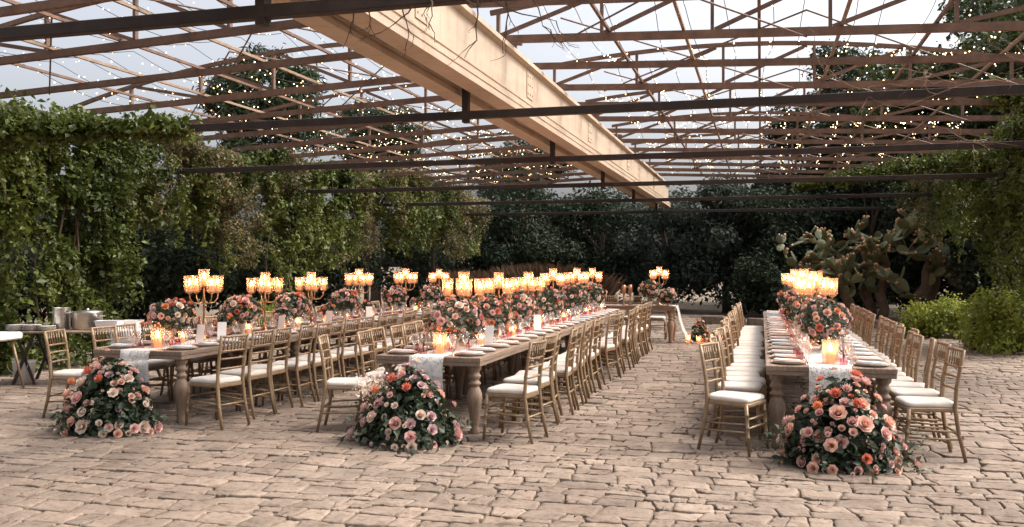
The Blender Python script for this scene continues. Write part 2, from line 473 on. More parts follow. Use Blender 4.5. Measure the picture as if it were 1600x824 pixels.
# low stone edging in front of the cactus
def edging():
    t = thing('stone_edging', 'low row of rough pale stones edging the bed below the prickly pear', 'edging', (0, 0, 0))
    rr = random.Random(5); x = -1.6
    while x < 5.2:
        w = rr.uniform(.35, .75); h = rr.uniform(.16, .27)
        y = 25.3 - (x - 2) * .10 + rr.uniform(-.05, .05)
        b = MB().box(-w / 2, w / 2, -.16, .16, -.06, h, .035)
        b.v = [(vx + rr.gauss(0, .012), vy + rr.gauss(0, .012), vz + rr.gauss(0, .01)) for vx, vy, vz in b.v]
        obj('edging_stone', b.mesh('edging_stone', M['stone']), t, (x + w / 2, y, 0), (0, 0, rr.uniform(-.12, .05)))
        x += w + rr.uniform(.0, .05)
edging()

# ------------------------------------------------------------------ roof frame
RIDGE = -3.33
EAVE_L, EAVE_R = -10.9, 4.35
def roof_z(x): return 4.53 - .042 * abs(x - RIDGE)

def girder():
    t = thing('ridge_girder', 'pale peach twin girder with moulded flanges running along the roof ridge', 'girder', (RIDGE, 0, 3.65))
    # profile of one beam (x, z): stepped bottom flange, web, top flange
    prof = [(-.115, 0), (.115, 0), (.115, .05), (.098, .056), (.098, .085), (.108, .092), (.108, .14), (.07, .15), (.07, .19), (.082, .20), (.082, .225), (.04, .25), (.04, .69), (.075, .71), (.11, .72), (.11, .775),
            (-.11, .775), (-.11, .72), (-.075, .71), (-.04, .69), (-.04, .25), (-.082, .225), (-.082, .20), (-.07, .19), (-.07, .15), (-.108, .14), (-.108, .092), (-.098, .085), (-.098, .056), (-.115, .05)]
    n = len(prof); y0, y1 = 1.0, 31.3
    vs = [(x, y0, z) for x, z in prof] + [(x, y1, z) for x, z in prof]
    fs = [(i, (i + 1) % n, n + (i + 1) % n, n + i) for i in range(n)] + [tuple(range(n)), tuple(range(2 * n - 1, n - 1, -1))]
    me = MB().add(vs, [f[::-1] for f in fs]).mesh('beam', M['girder'])
    for dx in (-.205, .205): obj('beam', me, t, (dx, 0, 0))
    pl = MB().box(-.006, .006, -.16, .16, .30, .66, .003)
    for by in (-.11, 0, .11):
        for bz in (.36, .48, .60): pl.lathe([(.014, 0), (.014, .012), (0, .013)], 6, (0, 0, 0)) if False else pl.box(.005, .016, by - .011, by + .011, bz - .011, bz + .011, .003)
    plm = pl.mesh('splice_plate', M['girder'])
    for y in (4.0, 7.9, 12.0, 16.5, 21.5, 27.0): obj('splice_plate', plm, t, (.205 + .046, y, 0))
    sp = MB().box(-.15, .15, -.03, .03, .45, .6).mesh('spacer', M['dark_steel'])
    for y in (5.53, 9.97, 14.5, 19.4, 24.3, 29.8): obj('spacer', sp, t, (0, y, 0))
girder()

TUBE_Y = [5.53, 9.97, 14.5, 19.4, 24.3, 29.8]
def tubes():
    names = ['first', 'second', 'third', 'fourth', 'fifth', 'sixth']
    for i, y in enumerate(TUBE_Y):
        t = thing('tie_beam', f'dark square steel tie beam hung under the ridge girder, {names[i]} from the pavement end', 'beam', (RIDGE, y, 3.41), group='dark tie beams under the girder'); t['kind'] = 'thing'
        obj('tube', MB().box(EAVE_L - RIDGE - .239, EAVE_R - RIDGE + .239, -.045, .045, -.045, .045, .006).mesh('tube', M['dark_steel']), t)
        obj('hanger', MB().box(-.035, .035, -.048, .048, -.09, .69, .004).mesh('hanger', M['dark_steel']), t)
        for s, ex in ((-1, EAVE_L), (1, EAVE_R)):
            hung = (s < 0 and i == 2) or (s > 0 and i == 4)
            obj('post', MB().box(-.06, .06, -.06, .06, -.07 if hung else -3.45, .615, .006).mesh('post', M['dark_steel']), t, (ex - RIDGE + s * .30, 0, 0))
tubes()
for s_, ex_, who_ in ((-1, EAVE_L, 'vine wall'), (1, EAVE_R, 'cactus side')):
    tag(obj('eave_beam', MB().box(-.045, .045, 6.0, 30.2, -.06, .06, .006).mesh('eave_beam', M['dark_steel']), None, (ex_ + s_ * .30, 0, 4.09)), f'rusty eave beam along the {who_}, half buried in vine', 'beam', 'eave beams')['kind'] = 'thing'

BAR_Y = [7.72 + 1.61 * k for k in range(14)]
def trusses():
    for k, y in enumerate(BAR_Y):
        for side in (-1, 1):
            xe = (EAVE_L if side < 0 else EAVE_R) + side * .3
            xr = RIDGE + side * .0
            zb = lambda x: roof_z(x)
            L = abs(xe - xr)
            is_truss = (k % 2 == 1) if side < 0 else (k % 2 == 0)
            who = 'vine wall' if side < 0 else 'cactus'
            if not is_truss:
                b = MB().bar((0, 0, 0), (xe - xr - side * .01, 0, zb(xe) - zb(xr)), .06, .09)
                tag(obj('roof_bar', b.mesh('roof_bar', M['rust']), None, (xr + side * .004, y, zb(xr) + .002)),
                    f'plain rusty roof bar sloping towards the {who}, {ORD[k // 2]} along the girder', 'roof bar', 'plain roof bars')
                continue
            t = thing('roof_truss', f'rusty arched roof truss sloping towards the {who}, {ORD[k // 2]} along the girder', 'truss', (xr + side * .004, y, zb(xr)), group='arched roof trusses')
            obj('bottom_chord', MB().bar((0, 0, 0), (xe - xr - side * .01, 0, zb(xe) - zb(xr)), .06, .095).mesh('bottom_chord', M['rust']), t)
            N = 6
            def top(u):   # u 0 at ridge .. 1 at eave
                return (side * L * u, zb(xr + side * L * u) - zb(xr) + .09 + .55 * (1 - ((u - .42) / .58) ** 2 if u > .42 else 1 - ((u - .42) / .42) ** 2 * .55))
            pts = [top(i / 18) for i in range(19)]
            tc = MB()
            for a, b in zip(pts[:-1], pts[1:]):
                dx = (b[0] - a[0]) * .0
                tc.bar((a[0], 0, a[1]), (b[0], 0, b[1]), .05, .06)
            obj('top_chord', tc.mesh('top_chord', M['rust']), t)
            for i in range(0, N):
                u = (i + .08) / N; x, zt = top(u); xbz = zb(xr + x) - zb(xr)
                if zt - xbz > .12:
                    obj('post', MB().bar((x, 0, xbz + .05), (x, 0, zt - .02), .04, .06).mesh('post', M['rust']), t)
                u2 = (i + 1.0) / N; x2, zt2 = top(u2)
                if i % 1 == 0 and i < N - 1:
                    obj('diagonal', MB().bar((x + side * .03, 0, xbz + .05), (x2, 0, zt2 - .035), .03, .05).mesh('diagonal', M['rust']), t)
trusses()

def purlins():
    y0, y1 = 6.6, 29.3
    for i, x in enumerate((-9.6, -8.6, -7.6, -6.6, -5.6, -4.6, -1.8, -.9, -.02, .9, 1.9, 2.95)):
        who = 'vine wall' if x < RIDGE else 'cactus'
        z = roof_z(x) + .075
        tag(obj('roof_batten', MB().box(-.018, .018, y0, y1, -.018, .018).mesh('roof_batten', M['purlin'] if i % 2 else M['rust']), None, (x, 0, z)),
            f'pale lengthwise roof batten on the {who} slope, {ORD[i if i < 6 else i - 6]} counted {"towards the girder" if i < 6 else "away from the girder"}', 'batten', 'lengthwise roof battens')
    # thin crossing tie rods in the roof plane
    rr = random.Random(3); n = {-1: 0, 1: 0}
    for k in range(0, 12, 2):
        for side in (-1, 1):
            for (ua, ub) in ((.12, .5), (.5, .12), (.5, .9)):
                ya, yb = BAR_Y[k], BAR_Y[k + 2] if k + 2 < 14 else BAR_Y[-1]
                L = abs((EAVE_L if side < 0 else EAVE_R) - RIDGE)
                xa, xb = RIDGE + side * L * ua, RIDGE + side * L * ub
                who = 'vine wall' if side < 0 else 'cactus'
                tag(obj('tie_rod', MB().tube([(xa, ya, roof_z(xa) + .25), (xb, yb, roof_z(xb) - .06)], .011, 6).mesh('tie_rod', M['rust'])),
                    f'thin diagonal tie rod crossing the {who} roof slope, {ORD[n[side]]} along the girder', 'tie rod', 'thin diagonal tie rods')
                n[side] += 1
purlins()

# ------------------------------------------------------------------ fairy-light strings
def strings():
    rr = random.Random(21)
    ico = []
    for v in ((0, 0, 1), (.894, 0, .447), (.276, .851, .447), (-.724, .526, .447), (-.724, -.526, .447), (.276, -.851, .447), (.724, .526, -.447), (-.276, .851, -.447), (-.894, 0, -.447), (-.276, -.851, -.447), (.724, -.526, -.447), (0, 0, -1)): ico.append(v)
    ico = np.array(ico)
    tri = np.array([(0, 1, 2), (0, 2, 3), (0, 3, 4), (0, 4, 5), (0, 5, 1), (1, 6, 2), (2, 7, 3), (3, 8, 4), (4, 9, 5), (5, 10, 1), (6, 7, 2), (7, 8, 3), (8, 9, 4), (9, 10, 5), (10, 6, 1), (11, 7, 6), (11, 8, 7), (11, 9, 8), (11, 10, 9), (11, 6, 10)])
    xs = [x for x in np.arange(-10.5, 4.2, .46) if abs(x - RIDGE) > .45]
    cnt = {-1: 0, 1: 0}
    for x in xs:
        side = -1 if x < RIDGE else 1
        who = 'vine wall' if side < 0 else 'cactus'
        t = thing('light_string', f'warm fairy light string on the {who} roof slope, {ORD[cnt[side]]} from the {"vine wall" if side < 0 else "girder"}', 'string lights', (0, 0, 0), group='fairy light strings under the sky')
        cnt[side] += 1
        P = []; ph = rr.uniform(0, 6)
        y = 6.5
        while y < 29.2:
            f = ((y - 7.72) % 3.22) / 3.22
            P.append((x + .06 * math.sin(y * .9 + ph) + (y - 15) * .012 * math.sin(ph * 3), y, roof_z(x) + .42 - .22 * 4 * f * (1 - f) * (1 + .3 * math.sin(ph + y))))
            y += .2
        obj('cable', MB().tube(P, .0045, 4).mesh('cable', M['dark_steel']), t)
        B = np.array([p for p in P[1:] if rr.random() < (.62 if p[1] < 12 else .95)])
        B = B + rng.normal(0, .035, B.shape)
        rad = np.array([.0055 if p[1] < 11.0 else .0095 for p in B])[:, None, None] * rng.uniform(.8, 1.2, (len(B), 1, 1))
        V = (B[:, None, :] + ico[None] * rad).reshape(-1, 3)
        F = (np.arange(len(B))[:, None, None] * 12 + tri[None]).reshape(-1, 3)
        stuff(obj('bulbs', fast_mesh('bulbs', V, F, M['bulb']), t))
strings()

# ------------------------------------------------------------------ trees and vines
def tree(name, label, loc, h, rad, base, mat, nleaf, leaf, seed, group=None, clumps=26, slim=.55, rc=None, trunk_r=.16, cat='tree', squash=1.0, droop=0.):
    r = np.random.default_rng(seed); t = thing(name, label, cat, loc, group=group)
    top = h * .82
    tp = [(0, 0, -.08)] + [(math.sin(k * 1.7 + seed) * .10 * k / 3, math.cos(k * 2.1 + seed) * .10 * k / 3, top * k / 6) for k in range(1, 7)]
    obj('trunk', MB().tube(tp, [trunk_r * (1.25 - k * .17) for k in range(7)], 8).mesh('trunk', M['bark'], True), t)
    cz, rz = (h + base) / 2, (h - base) / 2
    C = []
    while len(C) < clumps:
        p = r.uniform(-1, 1, 3); q = np.linalg.norm(p)
        if q < 1 and q > .35:
            wx = rad * (1.0 if p[2] < 0.1 else math.sqrt(max(.15, 1 - p[2] ** 2 * .5)))
            C.append((p[0] * wx, p[1] * wx, cz + p[2] * rz * .9))
    C = np.array(C)
    lb = MB()
    for c in C[:12]:
        z0 = min(max(base * .8, c[2] * .55), top * .95)
        k = z0 / top * 6; i = min(5, int(k)); a = Vector(tp[i]); b = Vector(tp[i + 1]); s = a.lerp(b, max(0, min(1, k - i)))
        m_ = s.lerp(Vector(c), .5) + Vector((0, 0, -.12 * rad))
        lb.tube([s, m_, Vector(c)], [trunk_r * .42, trunk_r * .26, trunk_r * .08], 6)
    obj('limbs', lb.mesh('limbs', M['bark'], True), t)
    rc = rc or rad * .34
    w = r.uniform(.5, 1.5, clumps); w /= w.sum()
    ci = r.choice(clumps, nleaf, p=w)
    d = r.normal(size=(nleaf, 3)); d /= np.linalg.norm(d, axis=1)[:, None]
    rr_ = r.uniform(.15, 1, nleaf) ** .45 * rc * r.uniform(.75, 1.25, clumps)[ci]
    d2 = d.copy(); d2[:, 2] *= .75 * squash
    P = C[ci] + d2 * rr_[:, None] + r.normal(0, rc * .12, (nleaf, 3))
    tn = np.clip(r.uniform(.15, .85, clumps)[ci] * .6 + .2, 0, 1)
    ok = P[:, 2] > .03
    leaves('crown', P[ok], leaf, M[mat], t, out=d[ok], slim=slim, seed=seed, tint=tn[ok], droop=droop)
    return t

# dark evergreens closing the far end
grp = 'evergreen trees at the far end'
FAR = [(-12.4, 35.5, 4.8, 1.7, 'beside the reed screen at the vine wall end'), (-9.2, 35.0, 5.6, 2.0, 'behind the reed screen'), (-6.3, 36.2, 5.0, 2.0, 'behind the reed screen, towards the girder end'),
       (-3.6, 35.0, 4.9, 1.9, 'straight behind the end of the girder'), (-1.2, 33.2, 5.0, 1.9, 'between the girder end and the prickly pear'), (1.1, 32.0, 5.0, 1.9, 'just behind the prickly pear'),
       (3.6, 32.0, 5.2, 2.1, 'behind the middle of the prickly pear'), (5.6, 29.6, 4.6, 1.7, 'between the prickly pear and the sunlit shrub'), (6.9, 25.6, 4.2, 1.6, 'behind the spreading sunlit shrub')]
for i, (x, y, h, rd, where) in enumerate(FAR):
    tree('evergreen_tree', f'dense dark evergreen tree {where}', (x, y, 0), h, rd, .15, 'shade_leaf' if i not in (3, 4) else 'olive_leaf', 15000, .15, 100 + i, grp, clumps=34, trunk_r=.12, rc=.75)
BACK = [(-11, 40.5, 5.6, 2.8, 'shade_leaf', 'far bluish tree rising beyond the reed screen'), (-5.5, 41.5, 5.4, 2.9, 'olive_leaf', 'far grey tree rising beyond the end of the girder'),
        (0.5, 40, 6.0, 3.0, 'shade_leaf', 'far tree rising between girder end and prickly pear')]
for i, (x, y, h, rd, mt, lb) in enumerate(BACK):
    tree('distant_tree', lb, (x, y, 0), h, rd, .2, mt, 11000, .2, 140 + i, 'distant trees', clumps=30, rc=1.0)
# tall trees behind the cactus side
TALL = [(3.4, 37.5, 11.0, 3.0, 'tall tree standing behind the prickly pear'), (6.6, 34.0, 11.5, 3.2, 'tall spreading tree behind the vine-hung eave post'), (8.6, 28.5, 11.0, 3.1, 'tall tree behind the sunlit shrub'),
        (5.4, 42.0, 12.0, 3.4, 'farthest tall tree behind the prickly pear'), (9.2, 37.0, 12.5, 3.6, 'broad tall tree far beyond the sunlit shrubs')]
for i, (x, y, h, rd, lb) in enumerate(TALL):
    tree('tall_tree', lb, (x, y, 0), h, rd, 1.2, 'tall_leaf' if i % 3 else 'shade_leaf', 30000, .19, 160 + i, 'tall trees on the cactus side', clumps=48, trunk_r=.24, rc=1.05)
# pines beyond the vine wall
PINES = [(-14.2, 24.5, 8.4, 2.1, 'tall pine rising above the vine wall'), (-15.5, 34.5, 8.6, 2.2, 'second pine above the vine wall, towards the reed screen'), (-11.5, 43.0, 8.6, 2.2, 'far pine above the reed screen')]
for i, (x, y, h, rd, lb) in enumerate(PINES):
    tree('pine_tree', lb, (x, y, 0), h, rd, 4.2, 'pine', 13000, .24, 180 + i, 'pines beyond the vine wall', clumps=26, slim=.16, trunk_r=.2, rc=.75, squash=.7)
# shaded trees close behind the vine wall
UND = [(-12.9, 21.3, 2.7, 1.2), (-12.8, 17.2, 2.8, 1.2), (-14.6, 12.0, 3.9, 1.5), (-14.2, 15.6, 3.7, 1.5), (-13.6, 19.2, 3.6, 1.5), (-13.8, 23.0, 3.4, 1.5), (-13.4, 27.0, 3.2, 1.4), (-12.6, 31.0, 3.0, 1.4)]
for i, (x, y, h, rd) in enumerate(UND):
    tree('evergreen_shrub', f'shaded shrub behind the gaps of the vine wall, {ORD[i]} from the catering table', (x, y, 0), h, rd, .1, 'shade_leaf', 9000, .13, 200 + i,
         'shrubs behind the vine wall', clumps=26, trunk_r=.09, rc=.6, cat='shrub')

for i, (x, y, h, rd, where) in enumerate(((.2, 29.6, 2.0, 1.1, 'at the girder side of the prickly pear'), (2.4, 29.8, 2.2, 1.2, 'under the middle of the prickly pear'), (4.7, 28.6, 2.2, 1.2, 'between the prickly pear and the sunlit shrubs'))):
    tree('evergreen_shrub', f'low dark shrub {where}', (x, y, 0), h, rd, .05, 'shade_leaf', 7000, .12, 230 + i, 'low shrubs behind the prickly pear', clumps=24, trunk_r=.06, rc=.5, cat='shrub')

def interp(tab, y):
    return np.interp(y, [a for a, b in tab], [b for a, b in tab])

def vine(name, label, x0, y0, y1, T, B, thick, n, mat, leaf, seed, group, dry=None, stems=5):
    """curtain of leaves along an eave between heights B(y) and T(y)"""
    r = np.random.default_rng(seed); t = thing(name, label, 'vine', (x0, (y0 + y1) / 2, 0), group=group)
    ym = (y0 + y1) / 2
    P = np.empty((0, 3))
    while len(P) < n:
        m_ = n * 3
        y = r.uniform(y0, y1, m_); x = r.normal(0, thick * .5, m_)
        tp, bt = interp(T, y), interp(B, y)
        frng = .45 * vnoise(np.stack([x, y, x * 0], 1), 3.0, seed) + .65 * vnoise(np.stack([x * 0, y, y * 0], 1), 1.1, seed + 1)
        lo = bt - frng * 1.1; hi = tp + .30 * vnoise(np.stack([x, y, x * 0], 1), 3.2, seed + 2) + .35 * vnoise(np.stack([x * 0, y, x * 0], 1), 1.2, seed + 8) - .36
        u = r.uniform(0, 1, m_) ** .62
        z = lo + (hi - lo) * u
        Q = np.stack([x, y, z], 1)
        # lumpy mass with holes, thinner towards the fringe
        dens = vnoise(Q, 2.1, seed + 3) * .65 + vnoise(Q, 5.5, seed + 4) * .5
        bulge = vnoise(Q * np.array([0, 1, 1]), 1.9, seed + 5) ** 1.7
        ok = (dens > .44 + .12 * (1 - u)) & (np.abs(x) < thick * (.22 + 1.35 * bulge)) & (z > .02)
        P = np.concatenate([P, Q[ok]])
    P = P[:n]
    S = []                                # trailing strands below the mass
    for q in range(int((y1 - y0) * 9)):
        y = r.uniform(y0, y1); b = float(interp(B, y)); x = r.normal(0, thick * .45); L = r.uniform(.2, .85)
        if b < .4: b = r.uniform(1.0, 3.4); x = abs(x) + thick * .55 if x0 < 0 else -abs(x) - thick * .55
        b += .1
        for z in np.arange(0, L, .045): S.append((x + .05 * math.sin(z * 6 + q) + r.normal(0, .02), y + .05 * math.cos(z * 5 + q) + r.normal(0, .02), max(.03, b - z)))
    P = np.concatenate([P, np.array(S)]); n = len(P); P[:, 1] -= ym
    tn = .25 + .5 * vnoise(P, 1.3, seed + 6)
    out = np.zeros_like(P); out[:, 0] = np.sign(P[:, 0]) * .6
    if dry:
        sel = vnoise(P, .9, seed + 7) + .12 * r.normal(size=n) > dry
        leaves('foliage', P[~sel], leaf, M[mat], t, out=out[~sel], seed=seed, tint=tn[~sel], droop=.5, slim=.62)
        leaves('dry_foliage', P[sel], leaf * .85, M['vine_dry'], t, out=out[sel], seed=seed + 1, tint=tn[sel], droop=.5, slim=.5)
    else:
        leaves('foliage', P, leaf, M[mat], t, out=out, seed=seed, tint=tn, droop=.5, slim=.62)
    for i in range(stems):
        y = r.uniform(y0 + .2, y1 - .2); b = float(interp(B, y)); zt = float(interp(T, y)) - .3
        zz = np.linspace(max(b - .3, -.02), zt, 9); ph = r.uniform(0, 6)
        pts = [(.12 * math.sin(z * 1.7 + ph) * thick, y - ym + .15 * math.sin(z * 1.3 + ph), z) for z in zz]
        obj('stem', MB().tube(pts, [.022 - .0015 * k for k in range(9)], 6).mesh('stem', M['bark'], True), t)
    return t

TL = [(8, 3.85), (10, 3.92), (12.8, 4.0), (14, 4.1), (16.5, 4.15), (18.5, 4.25), (22, 4.4), (27, 4.55), (30.5, 4.3), (32, 3.9)]
BL = [(8, 3.25), (10.6, 3.2), (10.9, .1), (13.3, .1), (13.6, 2.8), (16.0, 2.6), (16.4, 2.3), (18.2, 2.2), (18.6, 1.2), (19.4, 1.1), (19.8, 2.25), (23.5, 2.2), (25.0, 2.75), (28, 2.7), (30, 2.35), (32, 2.7)]
g_v = 'climbing vine over the wall-side eave'
vine('climbing_vine', 'green climbing vine hanging along the eave above the catering table', -10.85, 8.2, 11.0, TL, BL, .62, 13000, 'vine', .09, 301, g_v, stems=3)
vine('climbing_vine', 'dense green vine pillar reaching the ground behind the catering pots', -11.0, 10.8, 13.5, TL, BL, .62, 30000, 'vine', .092, 302, g_v, stems=6)
vine('climbing_vine', 'vine garland bridging the dark opening next to the leafy pillar', -10.95, 13.3, 16.4, TL, BL, .62, 19000, 'vine', .09, 303, g_v, dry=.82)
vine('climbing_vine', 'half-dry vine curtain hanging low in the middle of the vine wall', -10.9, 16.2, 24.2, TL, BL, .62, 44000, 'vine', .09, 304, g_v, dry=.6, stems=6)
vine('climbing_vine', 'browning vine curtain at the end of the vine wall beside the reed screen', -10.3, 24.0, 31.8, TL, BL, .7, 36000, 'vine', .095, 305, g_v, dry=.5, stems=6)

TR = [(12, 4.3), (14, 4.4), (18, 4.35), (22, 4.2), (28, 4.2), (30, 4.0)]
BR = [(12, 3.25), (15, 3.2), (17.6, 3.0), (18.2, .3), (20.6, .4), (21.2, 3.1), (24, 3.3), (27, 3.4), (30, 3.4)]
g_r = 'climbing vine over the cactus-side eave'
vine('climbing_vine', 'bright green vine crown bulging over the cactus-side eave', 4.55, 13.0, 17.8, TR, BR, .55, 12000, 'vine', .095, 311, g_r, dry=.8)
vine('climbing_vine', 'dark vine-clad post beside the sunlit shrub', 4.75, 17.6, 21.2, TR, BR, .55, 20000, 'vine', .098, 312, g_r, stems=6)
vine('climbing_vine', 'thin vine garland hanging over the prickly pear', 4.3, 21.0, 29.6, TR, BR, .5, 13000, 'vine', .10, 313, g_r, dry=.62, stems=3)
# a vine arm creeping in over the roof bars
def creeping(label, pts, n, spread, seed, mat, group, leaf=.085):
    r = np.random.default_rng(seed); t = thing('creeping_vine', label, 'vine', pts[0], group=group)
    A = np.array(pts) - np.array(pts[0]); seg = r.integers(0, len(A) - 1, n); u = r.uniform(0, 1, n)[:, None]
    taper = (1 - (seg[:, None] + u) / (len(A) - 1) * .75) * (.35 + 1.3 * vnoise(A[seg] * (1 - u) + A[seg + 1] * u, 2.4, seed)[:, None])
    P = A[seg] * (1 - u) + A[seg + 1] * u + r.normal(0, 1, (n, 3)) * np.array([spread, spread, spread * .55]) * taper
    leaves('foliage', P, leaf, M[mat], t, seed=seed, tint=.3 + .4 * vnoise(P, 2, seed), droop=.4, slim=.6)
    obj('stem', MB().tube([tuple(a) for a in A], .014, 6).mesh('stem', M['twig'], True), t)
creeping('thick leafy vine arm creeping inward along the tie beam above the catering table', [(-11.0, 10.0, 3.5), (-10.2, 9.95, 3.55), (-9.3, 10.0, 3.5), (-8.4, 10.0, 3.46), (-7.2, 9.97, 3.42)], 11000, .34, 331, 'vine', g_v)
creeping('leafy vine arm creeping inward over the prickly pear', [(4.3, 22.0, 3.95), (3.2, 23.0, 3.95), (2.0, 24.0, 3.85), (.9, 25.0, 3.7)], 6500, .32, 332, 'vine', g_r)
creeping('bushy green vine tuft on the roof bars near the cactus-side corner', [(4.4, 15.2, 4.15), (3.9, 15.6, 4.35), (3.5, 16.2, 4.3)], 3000, .26, 333, 'vine', g_r)

# bare twigs hanging from the dark tie beam and lying along the next one
def twigs(label, base, ends, seed, mat, down=True):
    rr = random.Random(seed); t = thing('bare_vine', label, 'vine', base, group='bare vine twigs on the tie beams')
    m = MB()
    def branch(p, d, L, r0, lvl):
        pts = [p]; q = Vector(p)
        n = 6
        for i in range(n):
            d = (d + Vector((rr.gauss(0, .34), rr.gauss(0, .2), rr.gauss(0, .25)))).normalized()
            q = q + d * (L / n); pts.append(q.copy())
        m.tube(pts, [r0 * (1 - .11 * i) for i in range(n + 1)], 5)
        if lvl > 0:
            for k in range(rr.randint(1, 3)):
                i = rr.randint(2, n)
                branch(pts[i], (d + Vector((rr.gauss(0, .8), rr.gauss(0, .3), rr.gauss(0, .4) - (.3 if down else 0)))).normalized(), L * rr.uniform(.35, .65), r0 * .6, lvl - 1)
    for (dx, dz, L) in ends:
        branch(Vector((dx, 0, dz)), Vector((rr.gauss(0, .35), rr.gauss(0, .15), -1 if down else rr.gauss(0, .25))).normalized() if down else Vector((rr.choice((-1, 1)), rr.gauss(0, .2), .1)).normalized(), L, .0065, 2)
    stuff(obj('twigs', m.mesh('twigs', M[mat]), t))
def tube_x(px, i):     # x on tie beam i seen at a photograph column
    k = math.tan(math.atan((px - 800) / 1400) - R(15.53)); return k * TUBE_Y[i]
twigs('dark leafless vine twigs dangling from the tie beam in front of the girder', (tube_x(650, 0), 5.5, 3.40),
      [(-.45, 0, .30), (-.33, .02, .22), (-.12, 0, .3), (.0, .02, .34), (.12, .02, .3), (.34, .02, .42), (.42, .03, .5), (.5, 0, .55), (.62, 0, .4), (.75, .02, .34)], 41, 'twig')
twigs('pale leafless vine twigs tangled along the second tie beam', (2.2, 9.95, 3.45), [(-1.2, .03, .7), (-.8, .05, .8), (-.3, .05, .8), (.2, .03, .9), (.7, .06, .8), (1.2, .05, .7)], 42, 'pale_twig', False)
twigs('pale leafless vine twigs tangled along the third tie beam', (1.9, 14.5, 3.44), [(-1.0, .03, .8), (-.4, .05, .9), (.2, .05, .8), (.8, .03, .9), (1.3, .06, .8)], 43, 'pale_twig', False)
twigs('sparse twigs sprouting above the vine wall on the first tie beam', (-6.6, 5.5, 3.45), [(-.3, -.05, .6), (.0, -.05, .7), (.35, -.05, .5), (.8, -.05, .4)], 44, 'twig')

# sunlit shrubs
def shrub(label, loc, rx, ry, h, n, mat, leaf, seed, group):
    r = np.random.default_rng(seed); t = thing('leafy_shrub', label, 'shrub', loc, group=group)
    K = 46; C = np.stack([r.uniform(-1, 1, K) * rx, r.uniform(-1, 1, K) * ry, r.uniform(.12, .85, K) * h], 1)
    C[:, 2] *= 1 - .35 * (C[:, 0] / rx) ** 2
    ci = r.integers(0, K, n); d = r.normal(size=(n, 3)); d /= np.linalg.norm(d, axis=1)[:, None]
    P = C[ci] + d * (r.uniform(.2, 1, n) ** .5 * .19 * r.uniform(.35, 1.8, K)[ci])[:, None] + r.normal(0, .05, (n, 3)); ok = P[:, 2] > .02
    leaves('foliage', P[ok], leaf, M[mat], t, out=d[ok], seed=seed, tint=(.3 + .45 * r.uniform(0, 1, K))[ci][ok])
    m = MB()
    for c in C[:9]: m.tube([(c[0] * .2, c[1] * .2, -.03), (c[0] * .6, c[1] * .6, c[2] * .5), tuple(c)], [.018, .012, .005], 5)
    obj('stems', m.mesh('stems', M['bark']), t)
g_s = 'sunlit shrubs beside the eave post'
shrub('sunlit yellow-green shrub spreading at the end of the stone edging', (4.15, 22.4, 0), .95, .5, .9, 9000, 'shrub', .075, 351, g_s)
shrub('tall sunlit yellow-green shrub in front of the vine-clad post', (4.5, 18.9, 0), .6, .9, 1.3, 12000, 'shrub', .075, 352, g_s)
shrub('low green shrub glimpsed behind the candelabra at the vine wall', (-10.6, 17.6, 0), .5, 1.0, .95, 4500, 'shrub', .08, 353, g_s)

# reddish dry reed screen behind the tables
def reeds():
    t = thing('reed_screen', 'reddish brown dry reed screen glowing behind the long tables', 'reed screen', (-7.4, 28.6, 0))
    r = np.random.default_rng(61); n = 15000
    x = r.uniform(-2.5, 2.3, n); y = r.normal(0, .22, n); hh = (1.15 + .4 * vnoise(np.stack([x, y, x * 0], 1), 1.2, 5)) * r.uniform(.45, 1.15, n)
    ln = r.normal(0, .34, (n, 2)); w = r.uniform(.004, .010, n)
    V = np.empty((n, 4, 3)); V[:, 0] = np.stack([x - w, y, 0 * x - .03], 1); V[:, 1] = np.stack([x + w, y, 0 * x - .03], 1)
    V[:, 2] = np.stack([x + ln[:, 0] * .35 + w * .7, y + ln[:, 1] * .35, hh * .65], 1); V[:, 3] = np.stack([x + ln[:, 0], y + ln[:, 1], hh], 1)
    b = np.arange(n)[:, None] * 4
    F = np.concatenate([b + np.array([[0, 1, 2]]), b + np.array([[0, 2, 3]])])
    stuff(obj('reeds', fast_mesh('reeds', V.reshape(-1, 3), F, M['reed'], np.repeat(r.uniform(0, 1, n), 4)), t))
reeds()

